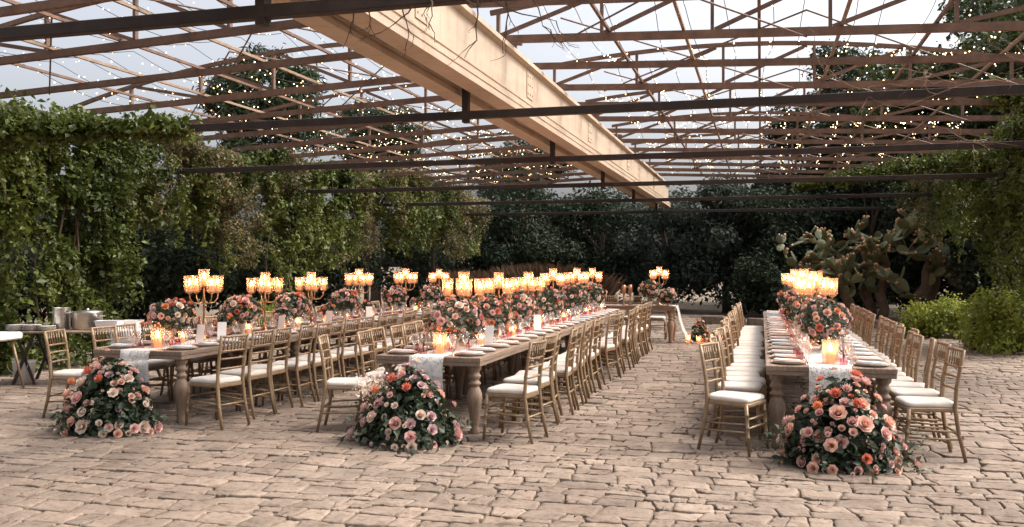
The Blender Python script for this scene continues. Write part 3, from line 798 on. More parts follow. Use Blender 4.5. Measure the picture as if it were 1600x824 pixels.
# prickly pear
def pad_mesh(seed):
    r = random.Random(seed); m = MB(); n = 14
    prof = [(0.0, .03), (.12, .075), (.3, .115), (.55, .15), (.78, .135), (.93, .085), (1.0, .02)]
    vs, fs = [], []
    H = .46; th = .03
    for side in (1, -1):
        for (z, w) in prof:
            for j in range(5):
                u = -1 + j * .5
                vs.append((u * w * 1.05, side * th * math.sqrt(max(0, 1 - u * u)) * (1 if 0 < z < 1 else .4) + .05 * z * z, z * H))
    k = 5 * len(prof)
    for s in (0, 1):
        for i in range(len(prof) - 1):
            for j in range(4):
                a = s * k + i * 5 + j; q = (a, a + 1, a + 6, a + 5)
                fs.append(q if s == 0 else q[::-1])
    m.add(vs, fs)
    return m.mesh('pad', M['pad'], True)
def cactus():
    rr = random.Random(77)
    t = thing('prickly_pear', 'huge prickly pear cactus with woody trunks and fruiting pads behind the stone edging', 'cactus', (3.25, 27.0, 0))
    pm = [pad_mesh(1)]
    fm = MB().lathe([(.0, 0), (.018, .01), (.026, .04), (.022, .065), (.0, .07)], 7).mesh('fruit', M['fruit'], True)
    tr = []
    for (x, y, h, lean) in ((-1.6, .1, 1.6, -.7), (-.8, -.1, 2.0, -.3), (0.0, .1, 2.1, .12), (.75, -.15, 1.8, .5), (1.75, .0, 1.75, .45), (1.3, .35, 2.0, .2), (-.3, .4, 2.2, -.1)):
        P = [(x, y, -.05)]
        for k in range(1, 6):
            P.append((x + lean * k / 5 + .09 * math.sin(k * 2.2 + x), y + .08 * math.cos(k * 1.7 + x), h * k / 5))
        obj('trunk', MB().tube(P, [.17, .135, .15, .11, .125, .07], 9).mesh('trunk', M['cactus_bark'], True), t)
        tr.append(P)
    cnt = 0
    def grow(p, d, lvl, s):
        nonlocal cnt
        if cnt > 290: return
        cnt += 1
        d = d.normalized(); yaw = rr.uniform(0, 6.28)
        q = d.to_track_quat('Z', 'Y') @ Matrix.Rotation(yaw, 4, 'Z').to_quaternion()
        obj('pad', pm[0], t, p, q.to_euler(), (s, s, s * rr.uniform(.85, 1.1)))
        tip = p + d * (.43 * s)
        if lvl <= 1 and rr.random() < .75:
            for k in range(rr.randint(2, 5)):
                off = q @ Vector((rr.uniform(-.11, .11) * s, .05 * s, rr.uniform(-.05, .02)))
                obj('fruit', fm, t, tip + off - d * .03, q.to_euler(), rr.uniform(.9, 1.35))
        if lvl > 0:
            for k in range(rr.choice((1, 2, 2, 3))):
                nd = d + Vector((rr.gauss(0, .75), rr.gauss(0, .5), rr.gauss(.12, .4)))
                st = tip + Vector((rr.gauss(0, .06), rr.gauss(0, .03), 0)) - d * .04
                if st.z > 2.75: nd.z -= .5
                if st.z < 1.1: nd.z += .9
                grow(st, nd, lvl - 1, s * rr.uniform(.85, 1.05))
    for P in tr:
        for i in (2, 2, 3, 4, 4, 5, 5):
            p = Vector(P[i]); grow(p, Vector((rr.gauss(0, .9), -.35 + rr.gauss(0, .4), rr.uniform(.15, 1))), 2 if i < 5 else 3, rr.uniform(.85, 1.1))
cactus()

def path_light(loc, label):
    t = thing('garden_light', label, 'garden light', loc, group='low garden lights by the shrubs')
    obj('post', MB().tube([(0, 0, -.02), (0, 0, .66)], .035, 10).mesh('post', M['dark_steel']), t)
    obj('hood', MB().lathe([(.0, .645), (.12, .655), (.125, .665), (.11, .68), (.03, .72), (0, .722)], 18).mesh('hood', M['plastic'], True), t)
path_light((4.0, 19.2, 0), 'low garden light with pale disc hood between the two sunlit shrubs')

# ------------------------------------------------------------------ dining tables
TAB = {'A': dict(x=-6.35, y=8.05, n='vine-wall'), 'B': dict(x=-3.17, y=8.28, n='middle'), 'C': dict(x=.59, y=8.36, n='cactus-side')}
TW, TH, TLEN, NT = 1.10, .755, 2.42, 4
leg_prof = [(.055, 0), (.058, .02), (.045, .05), (.05, .10), (.062, .2), (.078, .29), (.088, .35), (.082, .40), (.055, .455), (.048, .47), (.07, .485), (.072, .50), (.05, .52), (.048, .535), (.072, .56), (.07, .575), (.052, .595), (.055, .61), (.075, .63), (.075, .675)]
def make_tables():
    pw = TW / 6
    plank = MB().box(-pw / 2 + .0015, pw / 2 - .0015, .002, TLEN - .004, TH - .045, TH, .004).mesh('plank', M['wood'])
    apr = MB().box(-TW / 2 + .006, TW / 2 - .006, .006, .04, TH - .085, TH - .046, .003).box(-TW / 2 + .006, TW / 2 - .006, TLEN - .044, TLEN - .008, TH - .085, TH - .046, .003)
    apr.box(-TW / 2 + .006, -TW / 2 + .04, .041, TLEN - .045, TH - .085, TH - .046, .003).box(TW / 2 - .04, TW / 2 - .006, .041, TLEN - .045, TH - .085, TH - .046, .003)
    aprm = apr.mesh('apron', M['wood'])
    leg = MB().lathe([(r * .88, z) for r, z in leg_prof], 18).mesh('leg', M['leg_wood'], True)
    for k, T in TAB.items():
        for i in range(NT):
            t = thing('dining_table', f'rustic plank table on turned legs, {ORD[i]} from the cascade in the {T["n"]} row', 'table', (T['x'], T['y'] + i * TLEN, 0), group='rustic plank tables in three rows')
            for j in range(6): obj('plank', plank, t, (-TW / 2 + pw * (j + .5), 0, 0))
            obj('apron', aprm, t)
            for sx in (-1, 1):
                for sy in (.13, TLEN - .13): obj('leg', leg, t, (sx * (TW / 2 - .10), sy, -.003))
make_tables()

def runner():
    for k, T in TAB.items():
        m = MB(); w = .18; y0, y1 = T['y'] - .012, T['y'] + NT * TLEN
        pts = [(y0 - .02 * math.sin(s * 2), z) for s, z in ((0, TH - .33), (.5, TH - .22), (1, TH - .12), (1.5, TH - .05))] + [(y0, TH + .001), (y0 + .02, TH + .005)] + [(y0 + .02 + (y1 - y0) * i / 40, TH + .005) for i in range(1, 40)]
        vs, fs = [], []
        for i, (y, z) in enumerate(pts):
            for j in range(9):
                u = -1 + j * .25
                wav = .006 * math.sin(u * 7 + i) if z < TH else .0
                vs.append((u * w + .008 * math.sin(y * 3), y + wav - (.012 if z < TH - .02 else 0), z + (.003 * (i == 0) * math.sin(u * 20))))
        for i in range(len(pts) - 1):
            for j in range(8): a = i * 9 + j; fs.append((a, a + 1, a + 10, a + 9))
        tag(obj('lace_runner', m.add(vs, fs).mesh('lace_runner', M['lace'], True), None, (T['x'], 0, 0)), f'white lace runner along the {T["n"]} table row, draped over its end', 'table runner', 'lace table runners')
runner()

# ------------------------------------------------------------------ chairs (local: facing +Y, seat centre at origin)
def ringtube(a, b, r, rings=(), n=8, r1=None):
    a, b = Vector(a), Vector(b); r1 = r1 or r
    ts = [0]; rs = [r]
    for q in rings:
        ts += [q - .012, q, q + .012]; rr_ = r + (r1 - r) * q; rs += [rr_, rr_ * 1.28, rr_]
    ts.append(1); rs.append(r1)
    return MB().tube([a.lerp(b, t) for t in ts], rs, n)
def chair_meshes():
    D = {}
    # back leg + post: splayed foot, leaning back
    pts = lambda s: [(s * .185, -.275, 0), (s * .178, -.225, .22), (s * .172, -.195, .44), (s * .172, -.205, .62), (s * .175, -.235, .80), (s * .180, -.262, .945)]
    for s, nm in ((-1, 'bl'), (1, 'br')):
        m = MB(); m.tube(pts(s), [.015, .0175, .019, .0175, .016, .0145], 8)
        for z_, i in ((.22, 1), (.62, 3), (.80, 4)):
            p = Vector(pts(s)[i]); m.tube([p - Vector((0, 0, .007)), p, p + Vector((0, 0, .007))], [.016, .0225, .016], 8)
        D[nm] = m.mesh('back_leg', M['gold'], True)
    for s, nm in ((-1, 'fl'), (1, 'fr')):
        D[nm] = ringtube((s * .205, .215, 0), (s * .192, .180, .44), .0145, (.36, .55, .8), 8, .019).mesh('front_leg', M['gold'], True)
    def trap(z0, z1, grow, rnd, n=6):
        # rounded trapezoid outline
        o = []
        for (cx, cy, a0) in ((.195 + grow, .20 + grow, 0), (-.195 - grow, .20 + grow, 90), (-.172 - grow, -.20 - grow * .2, 180), (.172 + grow, -.20 - grow * .2, 270)):
            for k in range(n):
                a = R(a0 + 90 * k / (n - 1)); sx = 1 if cx > 0 else -1; sy = 1 if cy > 0 else -1
                o.append((cx - sx * rnd + rnd * math.cos(a), cy - sy * rnd + rnd * math.sin(a)))
        return o
    def slab(rings):
        vs, fs = [], []; n = None
        for (o, z) in rings:
            n = len(o); vs += [(x, y, z) for x, y in o]
        for i in range(len(rings) - 1):
            for j in range(n): k = (j + 1) % n; fs.append((i * n + j, i * n + k, i * n + n + k, i * n + n + j))
        fs.append(tuple(range(n - 1, -1, -1))); fs.append(tuple(range((len(rings) - 1) * n, len(rings) * n)))
        return MB().add(vs, fs)
    D['seat'] = slab([(trap(0, 0, .006, .04), .415), (trap(0, 0, .012, .045), .425), (trap(0, 0, .012, .045), .445), (trap(0, 0, .004, .04), .452)]).mesh('seat', M['gold'])
    D['cushion'] = slab([(trap(0, 0, .0, .05), .453), (trap(0, 0, .006, .06), .465), (trap(0, 0, .006, .06), .482), (trap(0, 0, -.010, .055), .497), (trap(0, 0, -.06, .05), .504)]).mesh('cushion', M['cushion'], True)
    def rail(z, y, bow, r, half):
        return MB().tube([(-half, y, z), (-half * .5, y - bow * .75, z), (0, y - bow, z), (half * .5, y - bow * .75, z), (half, y, z)], r, 7)
    D['top_rail'] = rail(.932, -.258, .022, .0135, .186).mesh('top_rail', M['gold'], True)
    D['mid_rail'] = rail(.785, -.232, .020, .011, .174).mesh('rail', M['gold'], True)
    D['rail2'] = rail(.705, -.219, .018, .0105, .172).mesh('rail', M['gold'], True)
    D['rail3'] = rail(.605, -.204, .015, .0105, .171).mesh('rail', M['gold'], True)
    D['spindle'] = ringtube((0, 0, 0), (0, -.026, .145), .0065, (.5,), 6).mesh('spindle', M['gold'], True)
    def st(a, b): return MB().tube([a, Vector(a).lerp(Vector(b), .5), b], [.0085, .0105, .0085], 6).mesh('stretcher', M['gold'], True)
    D['st'] = []
    for s in (-1, 1):
        D['st'].append(st((s * .198, .195, .27), (s * .178, -.222, .25))); D['st'].append(st((s * .2, .2, .20), (s * .18, -.232, .185)))
    D['st'].append(st((-.197, .192, .31), (.197, .192, .31))); D['st'].append(st((-.2, .2, .235), (.2, .2, .235))); D['st'].append(st((-.178, -.222, .24), (.178, -.222, .24)))
    return D
CH = chair_meshes()
SPX = [-.135 + .045 * i for i in range(7)]
def spindle_loc(x): return (x, -.232 - .020 * (1 - (x / .174) ** 2), .787)
def joined(name, items, mat):
    V, F, o = [], [], 0
    for me, loc in items:
        V += [(v.co.x + loc[0], v.co.y + loc[1], v.co.z + loc[2]) for v in me.vertices]; F += [tuple(i + o for i in p.vertices) for p in me.polygons]; o += len(me.vertices)
    return MB().add(V, F).mesh(name, mat, True)
CH['backrest'] = joined('backrest', [(CH[k], (0, 0, 0)) for k in ('top_rail', 'mid_rail', 'rail2', 'rail3')] + [(CH['spindle'], spindle_loc(x)) for x in SPX], M['gold'])
CH['stretchers'] = joined('stretcher_frame', [(s, (0, 0, 0)) for s in CH['st']], M['gold'])
def chair(x, y, rz, label, group, full):
    t = thing('banquet_chair', label, 'chair', (x, y, 0), rz, group)
    for k in ('bl', 'br'): obj('back_leg', CH[k], t)
    for k in ('fl', 'fr'): obj('front_leg', CH[k], t)
    obj('seat', CH['seat'], t); obj('cushion', CH['cushion'], t)
    if full:
        obj('top_rail', CH['top_rail'], t)
        for k in ('mid_rail', 'rail2', 'rail3'): obj('rail', CH[k], t)
        for sx in SPX: obj('spindle', CH['spindle'], t, spindle_loc(sx))
        for s in CH['st']: obj('stretcher', s, t)
    else:
        obj('backrest', CH['backrest'], t); obj('stretcher_frame', CH['stretchers'], t)
NCH, SPACE = 21, .447
def chair_rows():
    rr = random.Random(91)
    side_n = {('A', -1): 'vine side', ('A', 1): 'inner side', ('B', -1): 'vine side', ('B', 1): 'aisle side', ('C', -1): 'aisle side', ('C', 1): 'cactus side'}
    first = {('A', -1): (-.1, -.08, 12), ('A', 1): (.02, -.12, -5), ('B', -1): (-.08, -.20, 14), ('B', 1): (.05, -.22, -4), ('C', -1): (-.02, -.28, -22), ('C', 1): (.02, -.12, 9)}
    for k, T in TAB.items():
        for s in (-1, 1):
            for i in range(NCH):
                x = T['x'] + s * (TW / 2 + (.205 if s < 0 or k == 'C' else .30) + rr.gauss(0, .028)); y = T['y'] + .21 + i * SPACE + rr.gauss(0, .016)
                rz = (-90 if s < 0 else 90) + rr.gauss(0, 4.0)
                if i == 0:
                    dx, dy, da = first[(k, s)]; x += dx; y += dy; rz += da
                if (k, s) == ('B', 1) and i == 10: x += .05; rz -= 14
                if (k, s) == ('B', 1) and i == 9: continue
                chair(x, y, R(rz), f'gold chair with white cushion, {ORD[i]} from the cascade, {side_n[(k, s)]} of {T["n"]} row', f'chairs along the {T["n"]} table row', i < 6)
chair_rows()

# ------------------------------------------------------------------ tableware
def tableware():
    plate = MB().lathe([(0, .012), (.10, .011), (.115, .014), (.150, .020), (.155, .0205), (.150, .013), (.11, .002), (.0, 0)], 28).mesh('charger', M['charger'], True)
    dish = MB().lathe([(0, .021), (.085, .021), (.095, .025), (.128, .031), (.13, .030), (.10, .016), (.0, .013)], 28).mesh('plate', M['china'], True)
    wine = MB().lathe([(.034, 0), (.034, .003), (.006, .008), (.004, .03), (.004, .085), (.012, .10), (.032, .125), (.040, .155), (.037, .19), (.031, .215)], 16).mesh('wine_glass', M['glass'], True)
    tumb = MB().lathe([(.026, 0), (.030, .01), (.034, .06), (.036, .10)], 14).mesh('tumbler', M['pink_glass'], True)
    tumb2 = MB().lathe([(.026, 0), (.030, .01), (.034, .06), (.036, .10)], 14).mesh('tumbler', M['glass'], True)
    def nap(mat):
        m = MB(); n = 6; vs, fs = [], []
        for L, z in ((0, 0), (1, .008), (2, .012)):
            pass
        m.box(-.05, .05, -.115, .115, 0, .007, .003).box(-.046, .047, -.11, .112, .008, .014, .003)
        m.v = [(x + .006 * math.sin(y * 30), y, z + .004 * math.sin(y * 18 + 1)) for x, y, z in m.v]
        return m.mesh('napkin', mat, True)
    nb, npk = nap(M['napkin_blue']), nap(M['napkin_pink'])
    fork = MB().bar((0, -.09, .003), (0, .03, .003), .006, .003).bar((0, .03, .003), (0, .05, .004), .018, .003)
    for q in (-.007, -.0023, .0023, .007): fork.bar((q, .05, .004), (q, .09, .005), .0025, .002)
    fork = fork.mesh('fork', M['brass'])
    knife = MB().bar((0, -.1, .003), (0, .0, .003), .010, .005).bar((0, 0, .003), (0, .11, .003), .014, .002).mesh('knife', M['brass'])
    cardm = MB()
    cardm.add([(-.05, -.018, 0), (.05, -.018, 0), (.054, .012, .20), (-.046, .012, .20), (-.05, -.0165, 0), (.05, -.0165, 0), (.054, .0135, .20), (-.046, .0135, .20)], [(0, 1, 2, 3), (7, 6, 5, 4), (0, 4, 5, 1), (1, 5, 6, 2), (2, 6, 7, 3), (3, 7, 4, 0)])
    cardm = cardm.mesh('menu_card', M['card'])
    rr = random.Random(55)
    side_n = {('A', -1): 'vine side', ('A', 1): 'inner side', ('B', -1): 'vine side', ('B', 1): 'aisle side', ('C', -1): 'aisle side', ('C', 1): 'cactus side'}
    for k, T in TAB.items():
        for s in (-1, 1):
            for i in range(NCH):
                y = T['y'] + .24 + i * SPACE + rr.gauss(0, .01); x = T['x'] + s * (TW / 2 - .185 + rr.gauss(0, .008)); z = TH
                where = f'{ORD[i]} from the cascade, {side_n[(k, s)]} of {T["n"]} row'
                t = thing('place_plate', f'white plate on charger, {where}', 'plate', (x, y, z), group='plates along the tables')
                obj('charger', plate, t); obj('dish', dish, t)
                blue = rr.random() < .4
                tag(obj('napkin', nb if blue else npk, None, (x + rr.gauss(0, .008), y + rr.gauss(0, .006), z + .026), (0, 0, R(90 if rr.random() < .75 else 70) + rr.gauss(0, .12))), f'{"grey-blue" if blue else "blush"} folded napkin, {where}', 'napkin', 'napkins on the plates')
                gx = T['x'] + s * (.245 + rr.gauss(0, .012))
                tag(obj('wine_glass', wine, None, (gx - s * .05, y - .09 + rr.gauss(0, .01), z)), f'tall clear wine glass, {where}', 'wine glass', 'wine glasses')
                tag(obj('wine_glass', wine, None, (gx - s * .075, y + .0 + rr.gauss(0, .01), z), None, .86), f'short clear wine glass, {where}', 'wine glass', 'wine glasses')
                pk = rr.random() < .5
                tag(obj('tumbler', tumb if pk else tumb2, None, (gx, y + .06 + rr.gauss(0, .01), z)), f'{"pink" if pk else "clear"} tumbler, {where}', 'tumbler', 'tumblers')
                if i < 7:
                    tag(obj('fork', fork, None, (x, y + .185 * (1 if s < 0 else -1), z), (0, 0, R(90 if s > 0 else -90))), f'brass fork, {where}', 'fork', 'forks')
                    tag(obj('knife', knife, None, (x, y - .185 * (1 if s < 0 else -1), z), (0, 0, R(90 if s > 0 else -90))), f'brass knife, {where}', 'knife', 'knives')
                if (k == 'A' and i in (1, 2, 5, 8, 11)) and s > 0 or (k == 'B' and i in (2, 7)) and s > 0:
                    tag(obj('menu_card', cardm, None, (x - s * .09, y + .02, z + .034), (0, 0, rr.uniform(-.3, .6))), f'standing white menu card, {where}', 'menu card', 'standing menu cards')
tableware()

# ------------------------------------------------------------------ flowers
def rose_mesh(mat, seed, cup=1.0):
    """unit-radius rose facing +Z"""
    r = random.Random(seed); V, F, T = [], [], []
    for (ring, n, rad, ht, tilt, w) in ((0, 3, .18, .62, .15, .36), (1, 5, .38, .60, .30, .50), (2, 6, .62, .48, .62, .62), (3, 7, .82, .26, 1.05, .72)):
        for k in range(n):
            a = 2 * math.pi * (k + .5 * (ring % 2)) / n + r.uniform(-.15, .15)
            ca, sa = math.cos(a), math.sin(a); o = len(V)
            tl = tilt * cup * r.uniform(.85, 1.15)
            for i in range(3):
                t = i / 2
                for j in range(3):
                    u = -1 + j
                    rr_ = rad * .55 + math.sin(tl) * t * .45 * (1 + .15 * (1 - u * u)) + (.05 if i == 2 else 0)
                    z = -.1 + (ht + .1) * (t if ring < 3 else t * .9) * (1 - .12 * u * u) - (.06 * (ring > 1) if i == 2 else 0)
                    ww = w * (.45 + .55 * math.sin(t * 2.2 + .4)) * .62
                    lx = rr_ - .09 * u * u
                    V.append((ca * lx - sa * u * ww, sa * lx + ca * u * ww, z)); T.append(min(1, max(0, .25 + .5 * t + .12 * (3 - ring) * -.6 + r.uniform(-.12, .12))))
            for i in range(2):
                for j in range(2):
                    q = o + i * 3 + j; F += [(q, q + 1, q + 4), (q, q + 4, q + 3)]
    return fast_mesh('bloom', V, F, mat, T, True)
def protea_mesh(mat, seed):
    r = random.Random(seed); V, F, T = [], [], []
    for (n, rad, L, tilt) in ((7, .16, 1.0, .12), (9, .26, .95, .34), (11, .36, .8, .62)):
        for k in range(n):
            a = 2 * math.pi * k / n + r.uniform(-.1, .1); ca, sa = math.cos(a), math.sin(a); o = len(V)
            for (t, w) in ((0, .08), (.55, .17), (1, .015)):
                rr_ = rad + math.sin(tilt) * L * t; z = -.3 + math.cos(tilt) * L * t
                for u in (-1, 1): V.append((ca * rr_ - sa * u * w, sa * rr_ + ca * u * w, z)); T.append(min(1, max(0, .2 + .5 * t + r.uniform(-.15, .15))))
            for i in range(2):
                q = o + i * 2; F += [(q, q + 1, q + 3), (q, q + 3, q + 2)]
    return fast_mesh('bloom', V, F, mat, T, True)
ROSE = {k: [rose_mesh(M['p_' + k], 10 + i, c) for i, c in enumerate((1.0, .6, 1.25))] for k in PET}
PROT = {k: protea_mesh(M['p_' + k], 5) for k in ('coral', 'orange', 'pink')}
NAMES = {'pink': 'rose', 'peach': 'rose', 'coral': 'rose', 'cream': 'rose', 'mauve': 'rose', 'orange': 'rose'}
def bloom(par, p, d, s, kind, rr):
    d = Vector(d).normalized(); q = d.to_track_quat('Z', 'Y') @ Matrix.Rotation(rr.uniform(0, 6.28), 4, 'Z').to_quaternion()
    if kind.startswith('protea'): return obj('protea', PROT[kind.split('_')[1]], par, p, q.to_euler(), s)
    return obj('rose', rr.choice(ROSE[kind]), par, p, q.to_euler(), s)

def dome(par, c, rad, h, nb, nl, pal, rr, size, leaf, seed, front=True, apex=.7, mat='greens', euca=.25):
    """mass of leaves with blooms on its outside; c base centre (local)"""
    r = np.random.default_rng(seed)
    d = r.normal(size=(nl, 3)); d[:, 2] = np.abs(d[:, 2]); d /= np.linalg.norm(d, axis=1)[:, None]
    def surf(d):
        z = d[:, 2]; k = 1 - (1 - apex) * z
        return np.stack([d[:, 0] * rad[0] * k, d[:, 1] * rad[1] * k, z * h], 1)
    P = surf(d) * (r.uniform(.35, 1.08, nl) ** .5)[:, None] + r.normal(0, .022, (nl, 3)); P[:, 2] = np.maximum(P[:, 2], .012)
    P += np.array(c); e = r.uniform(0, 1, nl) < euca
    leaves('foliage', P[~e], leaf, M[mat], par, out=d[~e], seed=seed, slim=.55)
    if euca > 0: leaves('eucalyptus', P[e], leaf * .8, M['euca'], par, out=d[e], seed=seed + 1, slim=.85)
    placed = []; tries = 0
    while len(placed) < nb and tries < 6000:
        tries += 1
        v = np.array([rr.gauss(0, 1), rr.gauss(0, 1), abs(rr.gauss(0, .9))]); v /= np.linalg.norm(v)
        if front and v[1] > .45: continue
        s = size * rr.choice((.36, .5, .7, .85, 1.0, 1.15, 1.4))
        p = surf(v[None])[0] * rr.uniform(.92, 1.18); p[2] = max(p[2], s * .8); p = p + np.array(c)
        if any(np.linalg.norm(p - q) < (s + s2) * .74 for q, s2 in placed): continue
        if vnoise(p[None], 7.0, seed)[0] < .34: continue
        placed.append((p, s)); kind = rr.choice(pal)
        bloom(par, tuple(p), (v[0], v[1], v[2] * .8 + .15), s * (1.35 if kind.startswith('protea') else 1), kind, rr)

PAL = ['pink', 'pink', 'peach', 'peach', 'peach', 'cream', 'cream', 'pink', 'coral', 'mauve', 'peach', 'orange']
def cascades():
    rr = random.Random(17)
    for k, pal, nb, cx, extra in (('A', ['pink', 'peach', 'peach', 'cream', 'cream', 'mauve', 'pink', 'cream', 'peach'], 84, .04, 'pink, peach and cream'),
                          ('B', ['cream', 'cream', 'pink', 'mauve', 'mauve', 'peach', 'pink'], 62, -.02, 'cream, mauve and coral'),
                          ('C', ['pink', 'peach', 'coral', 'peach', 'cream', 'peach', 'pink', 'pink'], 80, .05, 'coral, peach and pink')):
        T = TAB[k]
        t = thing('flower_cascade', f'large floor cascade of {extra} roses against the end of the {T["n"]} table', 'flower arrangement', (T['x'] + cx, T['y'] - .5, 0), group='floor flower cascades')
        dome(t, (0, .05, 0), (.50, .40), .68, nb + 22, 2900, pal, rr, .054, .07, 400 + ord(k), apex=.62)
        for (dx, dz, s, kd) in ((-.06, .62, .062, 'protea_coral'), (-.2, .52, .055, 'protea_orange'), (.1, .55, .058, 'protea_coral'), (.03, .66, .05, 'protea_pink')):
            bloom(t, (dx, -.16 - (.66 - dz) * .55, dz), (dx * .8, -.75, .55), s, kd, rr)
        if k == 'B':      # pale baby's breath and limonium puff near the table leg
            r = np.random.default_rng(8); P = np.array([-.28, -.0, .52]) + r.normal(0, 1, (900, 3)) * np.array([.10, .07, .055])
            leaves('pale_filler_flower', P, .02, M['p_cream'], t, seed=9, slim=.9)
        # a few loose leaf sprays reaching out
        r = np.random.default_rng(30 + ord(k)); V = []
        for q in range(16):
            a = r.uniform(math.pi * .95, math.pi * 2.05); b = np.array([math.cos(a) * .46, math.sin(a) * .36 + .05, r.uniform(.04, .35)]); dr = np.array([math.cos(a), math.sin(a), r.uniform(-.25, .2)])
            for z in np.linspace(0, .20, 9): V.append(b + dr * z + r.normal(0, .012, 3) - np.array([0, 0, z * z * 1.2]))
        V = np.array(V); V[:, 2] = np.maximum(V[:, 2], .015)
        leaves('leaf_sprays', V, .06, M['euca'], t, seed=31, slim=.5)
cascades()

# ------------------------------------------------------------------ candelabra, vases, urns, candles
shade_m = MB().lathe([(.036, 0), (.054, .010), (.060, .03), (.061, .13), (.064, .175), (.067, .188)], 16).mesh('glass_shade', M['shade_glass'], True)
wax_m = MB().lathe([(.030, .004), (.031, .085), (.026, .09), (0, .088)], 12).mesh('candle', M['wax'], True)
flame_m = MB().lathe([(.0, .088), (.009, .10), (.011, .112), (.006, .135), (0, .15)], 8).mesh('flame', M['flame'], True)
cup_m = MB().lathe([(.008, -.03), (.02, -.02), (.045, -.006), (.05, 0), (.0, .001)], 12).mesh('cup', M['brass'], True)
arm_m = MB().tube([(0, 0, -.10), (.05, 0, -.14), (.13, 0, -.13), (.175, 0, -.08), (.18, 0, -.028)], [.009, .008, .008, .007, .007], 7).mesh('arm', M['brass'], True)
def candelabrum(x, y, label, rz, energy=7.0, top=1.32, ztab=TH):
    t = thing('candelabrum', label, 'candelabrum', (x, y, ztab), rz, 'brass candelabra with glass shades')
    z = top - ztab
    obj('stem', MB().lathe([(.085, .008), (.085, .016), (.05, .03), (.02, .05), (.013, .10), (.02, .14), (.012, .18), (.012, z - .12), (.024, z - .10), (.012, z - .06), (.01, z + .045)], 14).mesh('stem', M['brass'], True), t)
    for a in range(4):
        an = R(45 + 90 * a); obj('arm', arm_m, t, (0, 0, z), (0, 0, an))
        px, py = .18 * math.cos(an), .18 * math.sin(an)
        obj('cup', cup_m, t, (px, py, z)); obj('glass_shade', shade_m, t, (px, py, z + .001)); c = obj('candle', wax_m, t, (px, py, z)); obj('flame', flame_m, c)
    obj('cup', cup_m, t, (0, 0, z + .075)); obj('glass_shade', shade_m, t, (0, 0, z + .076)); c = obj('candle', wax_m, t, (0, 0, z + .075)); obj('flame', flame_m, c)

vase_m = MB().lathe([(.05, 0), (.05, .01), (.028, .03), (.03, .08), (.05, .17), (.075, .235), (.07, .235), (.04, .15), (0, .14)], 16).mesh('vase', M['pale_vase'], True)
urn_m = MB().lathe([(.055, 0), (.055, .012), (.022, .03), (.022, .045), (.07, .075), (.095, .115), (.10, .14), (.09, .14), (.06, .1), (0, .09)], 18).mesh('urn', M['copper'], True)
def centerpiece(x, y, label, seed, nb, ztab=TH, rad=.22, pal=PAL, tall=.235):
    rr = random.Random(seed); t = thing('flower_arrangement', label, 'flower arrangement', (x, y, ztab), rr.uniform(0, 6), 'vase flower arrangements')
    t.rotation_euler = (0, 0, 0)
    obj('vase', vase_m, t, None, None, (1, 1, tall / .235))
    ball(t, (0, 0, tall + .10), (rad * .95, rad * 1.5, rad * .82), nb + 10, 820, pal, rr, .042, .055, seed)
def ball(par, c, rad, nb, nl, pal, rr, size, leaf, seed):
    r = np.random.default_rng(seed); d = r.normal(size=(nl, 3)); d[:, 2] += .15; d /= np.linalg.norm(d, axis=1)[:, None]
    P = np.array(c) + d * np.array(rad) * (r.uniform(.3, 1.12, nl) ** .5)[:, None]; e = r.uniform(0, 1, nl) < .4
    leaves('foliage', P[~e], leaf, M['greens'], par, out=d[~e], seed=seed); leaves('eucalyptus', P[e], leaf * .85, M['euca'], par, out=d[e], seed=seed + 1, slim=.8)
    placed = []; tries = 0
    while len(placed) < nb and tries < 1500:
        tries += 1
        v = np.array([rr.gauss(0, 1), rr.gauss(-.25, 1), rr.gauss(.2, .9)]); v /= np.linalg.norm(v)
        if v[2] < -.55 or v[1] > .75: continue
        s = size * rr.uniform(.65, 1.25); p = np.array(c) + v * np.array(rad) * rr.uniform(.92, 1.08)
        if any(np.linalg.norm(p - q) < (s + s2) * .8 for q, s2 in placed): continue
        placed.append((p, s)); kind = rr.choice(pal); bloom(par, tuple(p), v, s * (1.3 if kind.startswith('protea') else 1), kind, rr)
def urn(x, y, label, seed):
    rr = random.Random(seed); t = thing('flower_urn', label, 'flower urn', (x, y, TH), group='copper flower urns')
    obj('bowl', urn_m, t)
    ball(t, (0, 0, .20), (.135, .135, .10), 9, 260, ['orange', 'protea_orange', 'peach', 'protea_coral', 'mauve', 'cream'], rr, .036, .05, seed)
hur_m = MB().lathe([(.058, 0), (.062, .008), (.066, .08), (.064, .17), (.068, .20)], 18).mesh('glass_shade', M['shade_glass'], True)
pil_m = MB().lathe([(.036, .004), (.037, .10), (.03, .106), (0, .102)], 14).mesh('candle', M['wax'], True)
flame2 = MB().lathe([(.0, .102), (.010, .115), (.012, .128), (.006, .155), (0, .172)], 8).mesh('flame', M['flame'], True)
def hurricane(x, y, label, z=TH, light=0, s=1.0):
    t = thing('hurricane_candle', label, 'candle', (x, y, z + .001), group='pillar candles in glass cylinders'); t.scale = (s, s, s)
    obj('glass_shade', hur_m, t); c = obj('candle', pil_m, t); obj('flame', flame2, c)
    if light:
        l = bpy.data.lights.new('candle_light', 'POINT'); l.energy = light; l.color = (1, .50, .22); l.shadow_soft_size = .05
        lo = bpy.data.objects.new('candle_light', l); COL.objects.link(lo); lo.parent = t; lo.location = (0, 0, .19)
bv_m = MB().lathe([(.028, 0), (.036, .02), (.034, .05), (.014, .075), (.012, .10), (.016, .108)], 14).mesh('bottle', M['pink_glass'], True)
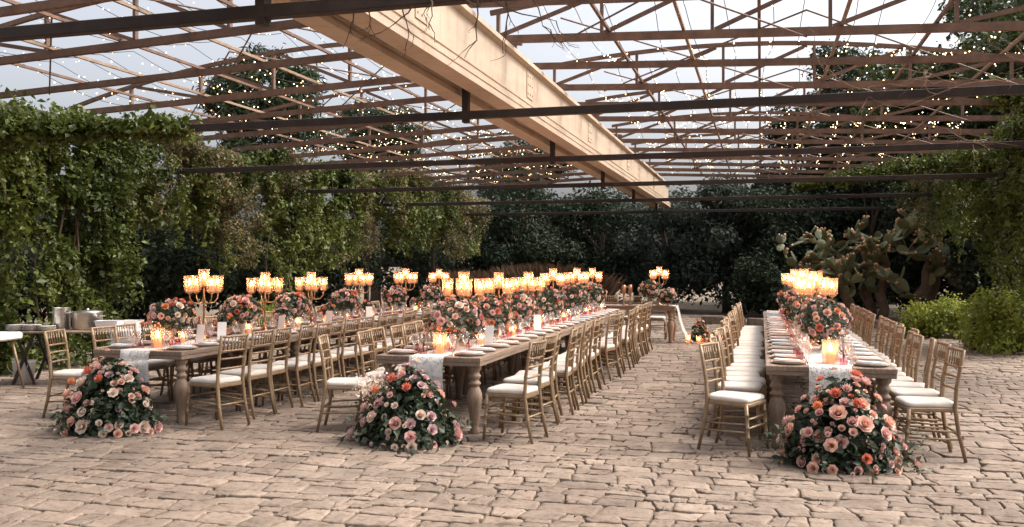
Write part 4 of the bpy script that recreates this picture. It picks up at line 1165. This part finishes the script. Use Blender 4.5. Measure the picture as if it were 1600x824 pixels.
def budvase(x, y, label, seed):
    rr = random.Random(seed); t = thing('bud_vase', label, 'vase', (x, y, TH + .001), group='small bud vases')
    obj('bottle', bv_m, t)
    for k in range(2):
        dx, dy, hz = rr.uniform(-.04, .04), rr.uniform(-.04, .04), rr.uniform(.2, .32)
        obj('flower_stem', MB().tube([(0, 0, .02), (dx * .4, dy * .4, .14), (dx, dy, hz)], .0025, 5).mesh('flower_stem', M['greens']), t)
        bloom(t, (dx, dy, hz), (dx * 4, dy * 4 - .3, .8), rr.uniform(.026, .034), rr.choice(('protea_coral', 'orange', 'protea_pink', 'cream')), rr)
        r = np.random.default_rng(seed + k); P = np.array([dx, dy, hz]) * np.linspace(.45, 1, 9)[:, None] + r.normal(0, .015, (9, 3))
        leaves('flower_leaves', P, .035, M['euca'], t, seed=seed + k)

CY = {'A': [9.2, 10.6, 11.9, 13.5, 15.45, 17.3], 'B': [9.45, 10.8, 12.2, 13.9, 15.8, 17.4], 'C': [10.5, 12.1, 13.7, 15.3, 16.9]}
def dressing():
    rr = random.Random(23); sd = 500
    for k, T in TAB.items():
        n = T['n']
        for i, y in enumerate(CY[k]):
            candelabrum(T['x'] + rr.uniform(-.03, .03), y, f'brass candelabrum with five lit glass shades, {ORD[i]} from the cascade in the {n} row', rr.uniform(-.35, .35), top=1.32 + rr.uniform(-.03, .03))
            fy = y - (.50 if k == 'A' else .36 if k == 'B' else .50)
            tall = .235 if k == 'A' else .22
            centerpiece(T['x'] + rr.uniform(-.05, .05), fy, f'round rose arrangement in a pale vase, {ORD[i]} from the cascade in the {n} row', sd, 34 if i < 3 else 26, rad=.21 if k == 'A' else .28, tall=tall, pal=PAL + ['protea_coral'])
            sd += 10
            if k != 'C' or i < 4:
                urn(T['x'] + rr.uniform(-.05, .08), y + .42, f'copper urn of orange flowers, {ORD[i]} from the cascade in the {n} row', sd)
            sd += 10
            for j, (dx, dy) in enumerate(((.12, .18), (-.13, -.22), (.10, -.28))):
                if j < 2:
                    hurricane(T['x'] + dx, y + dy + .03, f'short lit candle in glass {"before" if j else "behind"} the {ORD[i]} candelabrum of the {n} row', s=.72)
                elif k != 'A' or i < 4:
                    budvase(T['x'] + dx + .04, y + dy, f'pink glass bud vase with single stems by the {ORD[i]} candelabrum of the {n} row', sd); sd += 7
        y = T['y'] + .32
        hurricane(T['x'] + .02, y, f'large lit pillar candle in a glass cylinder at the cascade end of the {n} row', light=0, s=1.1)
        budvase(T['x'] - .12 if k != 'C' else T['x'] + .13, y - .10, f'pink bottle vase beside the end candle of the {n} row', sd); sd += 5
        budvase(T['x'] + .09, y + .16, f'bud vase with a coral protea behind the end candle of the {n} row', sd); sd += 5
dressing()

# ------------------------------------------------------------------ head table across the far end
def head_table():
    x0, x1, y0, y1 = -5.0, -1.75, 19.15, 19.95
    t = thing('head_table', 'crosswise head table with turned legs at the far end of the aisle', 'table', ((x0 + x1) / 2, (y0 + y1) / 2, 0))
    w = x1 - x0; d = y1 - y0
    pl = MB().box(-w / 2, w / 2, -d / 8 + .0015, d / 8 - .0015, .735, .78, .004).mesh('plank', M['wood'])
    for j in range(4): obj('plank', pl, t, (0, -d / 2 + d / 8 + d / 4 * j, 0))
    obj('apron', MB().box(-w / 2 + .01, w / 2 - .01, -d / 2 + .01, d / 2 - .01, .69, .734).mesh('apron', M['wood']), t)
    leg = MB().lathe([(r * .9, z * 1.022) for r, z in leg_prof], 14).mesh('leg', M['leg_wood'], True)
    for sx in (-1, 1):
        for sy in (-1, 1): obj('leg', leg, t, (sx * (w / 2 - .1), sy * (d / 2 - .1), 0))
    # sheer drape over its end
    m = MB(); vs, fs = [], []
    prof = [(-.5, .786), (-.05, .786), (.012, .778), (.04, .70), (.08, .5), (.14, .3), (.24, .12), (.36, .02), (.62, .012)]
    for i, (dx, z) in enumerate(prof):
        for j in range(13):
            u = j / 12; vs.append((dx + (.02 * math.sin(j * 2.1) * i / 8), -d / 2 + .08 + u * .5 + .03 * math.sin(j * 1.6 + i * .6) * i / 8, z + (.006 * (1 + math.sin(j * 2.4)) if z < .1 else 0)))
    for i in range(len(prof) - 1):
        for j in range(12): a = i * 13 + j; fs.append((a, a + 13, a + 14, a + 1))
    tag(obj('sheer_drape', m.add(vs, fs).mesh('sheer_drape', M['tulle'], True), None, (x1, (y0 + y1) / 2, 0)), 'sheer white drape trailing from the end of the head table to the floor', 'drape')
    candelabrum(x1 - .38, 19.6, 'brass candelabrum with five lit glass shades on the head table', .3, top=1.36, ztab=.78, energy=3.5)
    centerpiece(x1 - .55, 19.35, 'large rose arrangement beside the candelabrum on the head table', 921, 24, ztab=.78, rad=.26)
    centerpiece(x1 - .16, 19.32, 'small pale rose bowl at the draped end of the head table', 922, 16, ztab=.78, rad=.19, tall=.12, pal=['cream', 'pink', 'peach'])
    for i, dx in enumerate((-1.12, -1.0)):
        tag(obj('amber_vase', MB().lathe([(.04, 0), (.03, .02), (.012, .06), (.014, .2), (.05, .30), (.045, .42), (.03, .44)], 14).mesh('amber_vase', M['copper'], True), None, (x1 + dx, 19.4 + i * .12, .781)), f'tall amber goblet vase on the head table, {"inner" if i == 0 else "outer"} of the two', 'vase', 'amber goblet vases')
    for i in range(4):
        chair(x1 - .5 - i * .55, 20.25, R(180) , f'gold chiavari chair, white cushion, {ORD[i]} from the drape behind the head table', 'chairs behind the head table', False)
    f = thing('floor_bouquet', 'small orange and coral bouquet on the paving beside the head table drape', 'flower arrangement', (-1.25, 19.5, 0))
    rr = random.Random(71); dome(f, (0, 0, 0), (.24, .2), .48, 26, 500, ['orange', 'coral', 'peach', 'protea_orange', 'protea_coral', 'cream'], rr, .045, .07, 72, apex=.5)
    for i, (dx, dy, s) in enumerate(((-.22, -.45, .9), (.0, -.5, .8), (.3, -.35, 1.0), (.42, -.22, .8))):
        hurricane(-1.25 + dx, 19.5 + dy, f'lit pillar candle in glass on the paving by the bouquet, {ORD[i]} from the drape', z=.02, s=s)
head_table()

# ------------------------------------------------------------------ catering corner
def catering():
    a = math.atan2(.5, 1.9)
    t = thing('catering_table', 'dark folding trestle table loaded with steel pots before the vine pillar', 'table', (-9.15, 10.6, 0), a)
    obj('tabletop', MB().box(-1.05, 1.05, -.36, .36, .715, .745, .006).mesh('tabletop', M['leg_wood']), t)
    for sx in (-1, 1):
        for sy in (-1, 1):
            obj('leg', MB().bar((sx * .92, sy * .3, -.02), (sx * .62, sy * .3, .714), .035, .035).mesh('leg', M['dark_steel']), t)
            obj('brace', MB().bar((sx * .62, sy * .262, -.02), (sx * .90, sy * .262, .714), .03, .03).mesh('brace', M['dark_steel']), t)
    ca, sa = math.cos(a), math.sin(a)
    W = lambda u, v, z=.746: (-9.15 + u * ca - v * sa, 10.6 + u * sa + v * ca, z)
    def pot(u, v, r, h, label, lid=False):
        p = thing('stock_pot', label, 'pot', W(u, v), group='steel stock pots')
        obj('body', MB().lathe([(r * .96, 0), (r, .015), (r, h), (r * 1.03, h + .006), (r * .98, h + .006), (r * .97, .02), (0, .015)], 26).mesh('body', M['steel'], True), p)
        for s in (-1, 1): obj('handle', MB().tube([(s * r * .98, -.05, h * .78), (s * (r + .045), -.05, h * .8), (s * (r + .045), .05, h * .8), (s * r * .98, .05, h * .78)], .008, 6).mesh('handle', M['steel']), p)
        if lid: obj('lid', MB().lathe([(r * 1.03, h + .008), (r * 1.03, h + .016), (r * .5, h + .035), (.02, h + .04), (.02, h + .06), (0, h + .062)], 26).mesh('lid', M['steel'], True), p)
    pot(-.42, .06, .115, .30, 'tall brushed steel stock pot on the catering table')
    pot(-.05, .06, .20, .235, 'wide brushed steel stock pot with lid on the catering table', True)
    dishm = MB()
    for i in range(6): dishm.lathe([(.07, i * .017), (.125, i * .017 + .014), (.128, i * .017 + .016), (.0, i * .017 + .005)], 22)
    for i, (u, n_) in enumerate(((-.93, 'outermost'), (-.70, 'middle'), (-.50, 'innermost'))):
        p = thing('plate_stack', f'stack of white plates on the catering table, {n_} of the three beside the tall pot', 'plates', W(u, -.2), group='stacks of white plates')
        one = MB().lathe([(.0, 0), (.07, 0), (.125, .014), (.128, .016), (.07, .006), (.0, .005)], 22).mesh('plate', M['china'], True)
        for q in range(5 if i < 2 else 4): obj('plate', one, p, (random.uniform(-.004, .004), random.uniform(-.004, .004), q * .0165))
    def basin(u, v, w, d, h, label):
        o = MB(); ring = lambda w_, d_, z: [(-w_, -d_, z), (w_, -d_, z), (w_, d_, z), (-w_, d_, z)]
        vs = ring(w * .82, d * .82, 0) + ring(w, d, h) + ring(w * 1.06, d * 1.06, h + .004) + ring(w * .97, d * .97, h + .002) + ring(w * .8, d * .8, .012)
        fs = [(3, 2, 1, 0), (16, 17, 18, 19)] + [(r * 4 + i, r * 4 + (i + 1) % 4, r * 4 + 4 + (i + 1) % 4, r * 4 + 4 + i) for r in range(4) for i in range(4)]
        tag(obj('serving_basin', o.add(vs, fs).mesh('serving_basin', M['plastic']), None, W(u, v), (0, 0, a)), label, 'basin', 'white serving basins')
    basin(.35, -.12, .16, .12, .13, 'white rectangular serving basin next to the wide pot')
    basin(.56, .10, .13, .12, .12, 'smaller white serving basin behind the rectangular one')
    tag(obj('folded_tablecloth', (lambda m: m.mesh('folded_tablecloth', M['cloth'], True))(MB().box(-.22, .22, -.25, .10, 0, .012, .004).box(-.22, .22, -.262, -.25, -.20, .012, .004)), None, W(.70, -.107, .747), (0, 0, a)), 'folded white cloth hanging off the catering table edge', 'cloth')
    for i, (u, v, r) in enumerate(((.90, .12, .085), (1.0, -.18, .07))):
        tag(obj('mixing_bowl', MB().lathe([(r * .6, 0), (r * .95, .04), (r, .11), (r * .95, .11), (r * .55, .02), (0, .018)], 20).mesh('mixing_bowl', M['china'], True), None, W(u, v)), f'{"large" if i == 0 else "small"} white bowl at the guests end of the catering table', 'bowl', 'white bowls')
    # bucket under it
    b = thing('bucket', 'white plastic bucket standing under the catering table', 'bucket', (-9.93, 10.25, .005), .2)
    obj('pail', MB().lathe([(.115, 0), (.15, .29), (.158, .30), (.158, .315), (.148, .315), (.112, .012), (0, .012)], 24).mesh('pail', M['plastic'], True), b)
    obj('handle', MB().tube([(.15 * math.cos(R(q)), -.155 + .0 * q, .28 - .13 * math.sin(R(q))) for q in range(0, 181, 20)], .004, 5).mesh('handle', M['steel']), b)
    # side table with white top
    s = thing('side_table', 'small side table with thick white top and splayed wooden legs', 'table', (-9.95, 9.5, 0), .15)
    obj('tabletop', MB().box(-.42, .42, -.3, .3, .66, .76, .02).mesh('tabletop', M['cloth']), s)
    for sx in (-1, 1):
        for sy in (-1, 1): obj('leg', MB().tube([(sx * .44, sy * .3, -.02), (sx * .32, sy * .22, .659)], [.014, .02], 8).mesh('leg', M['gold'], True), s)
catering()
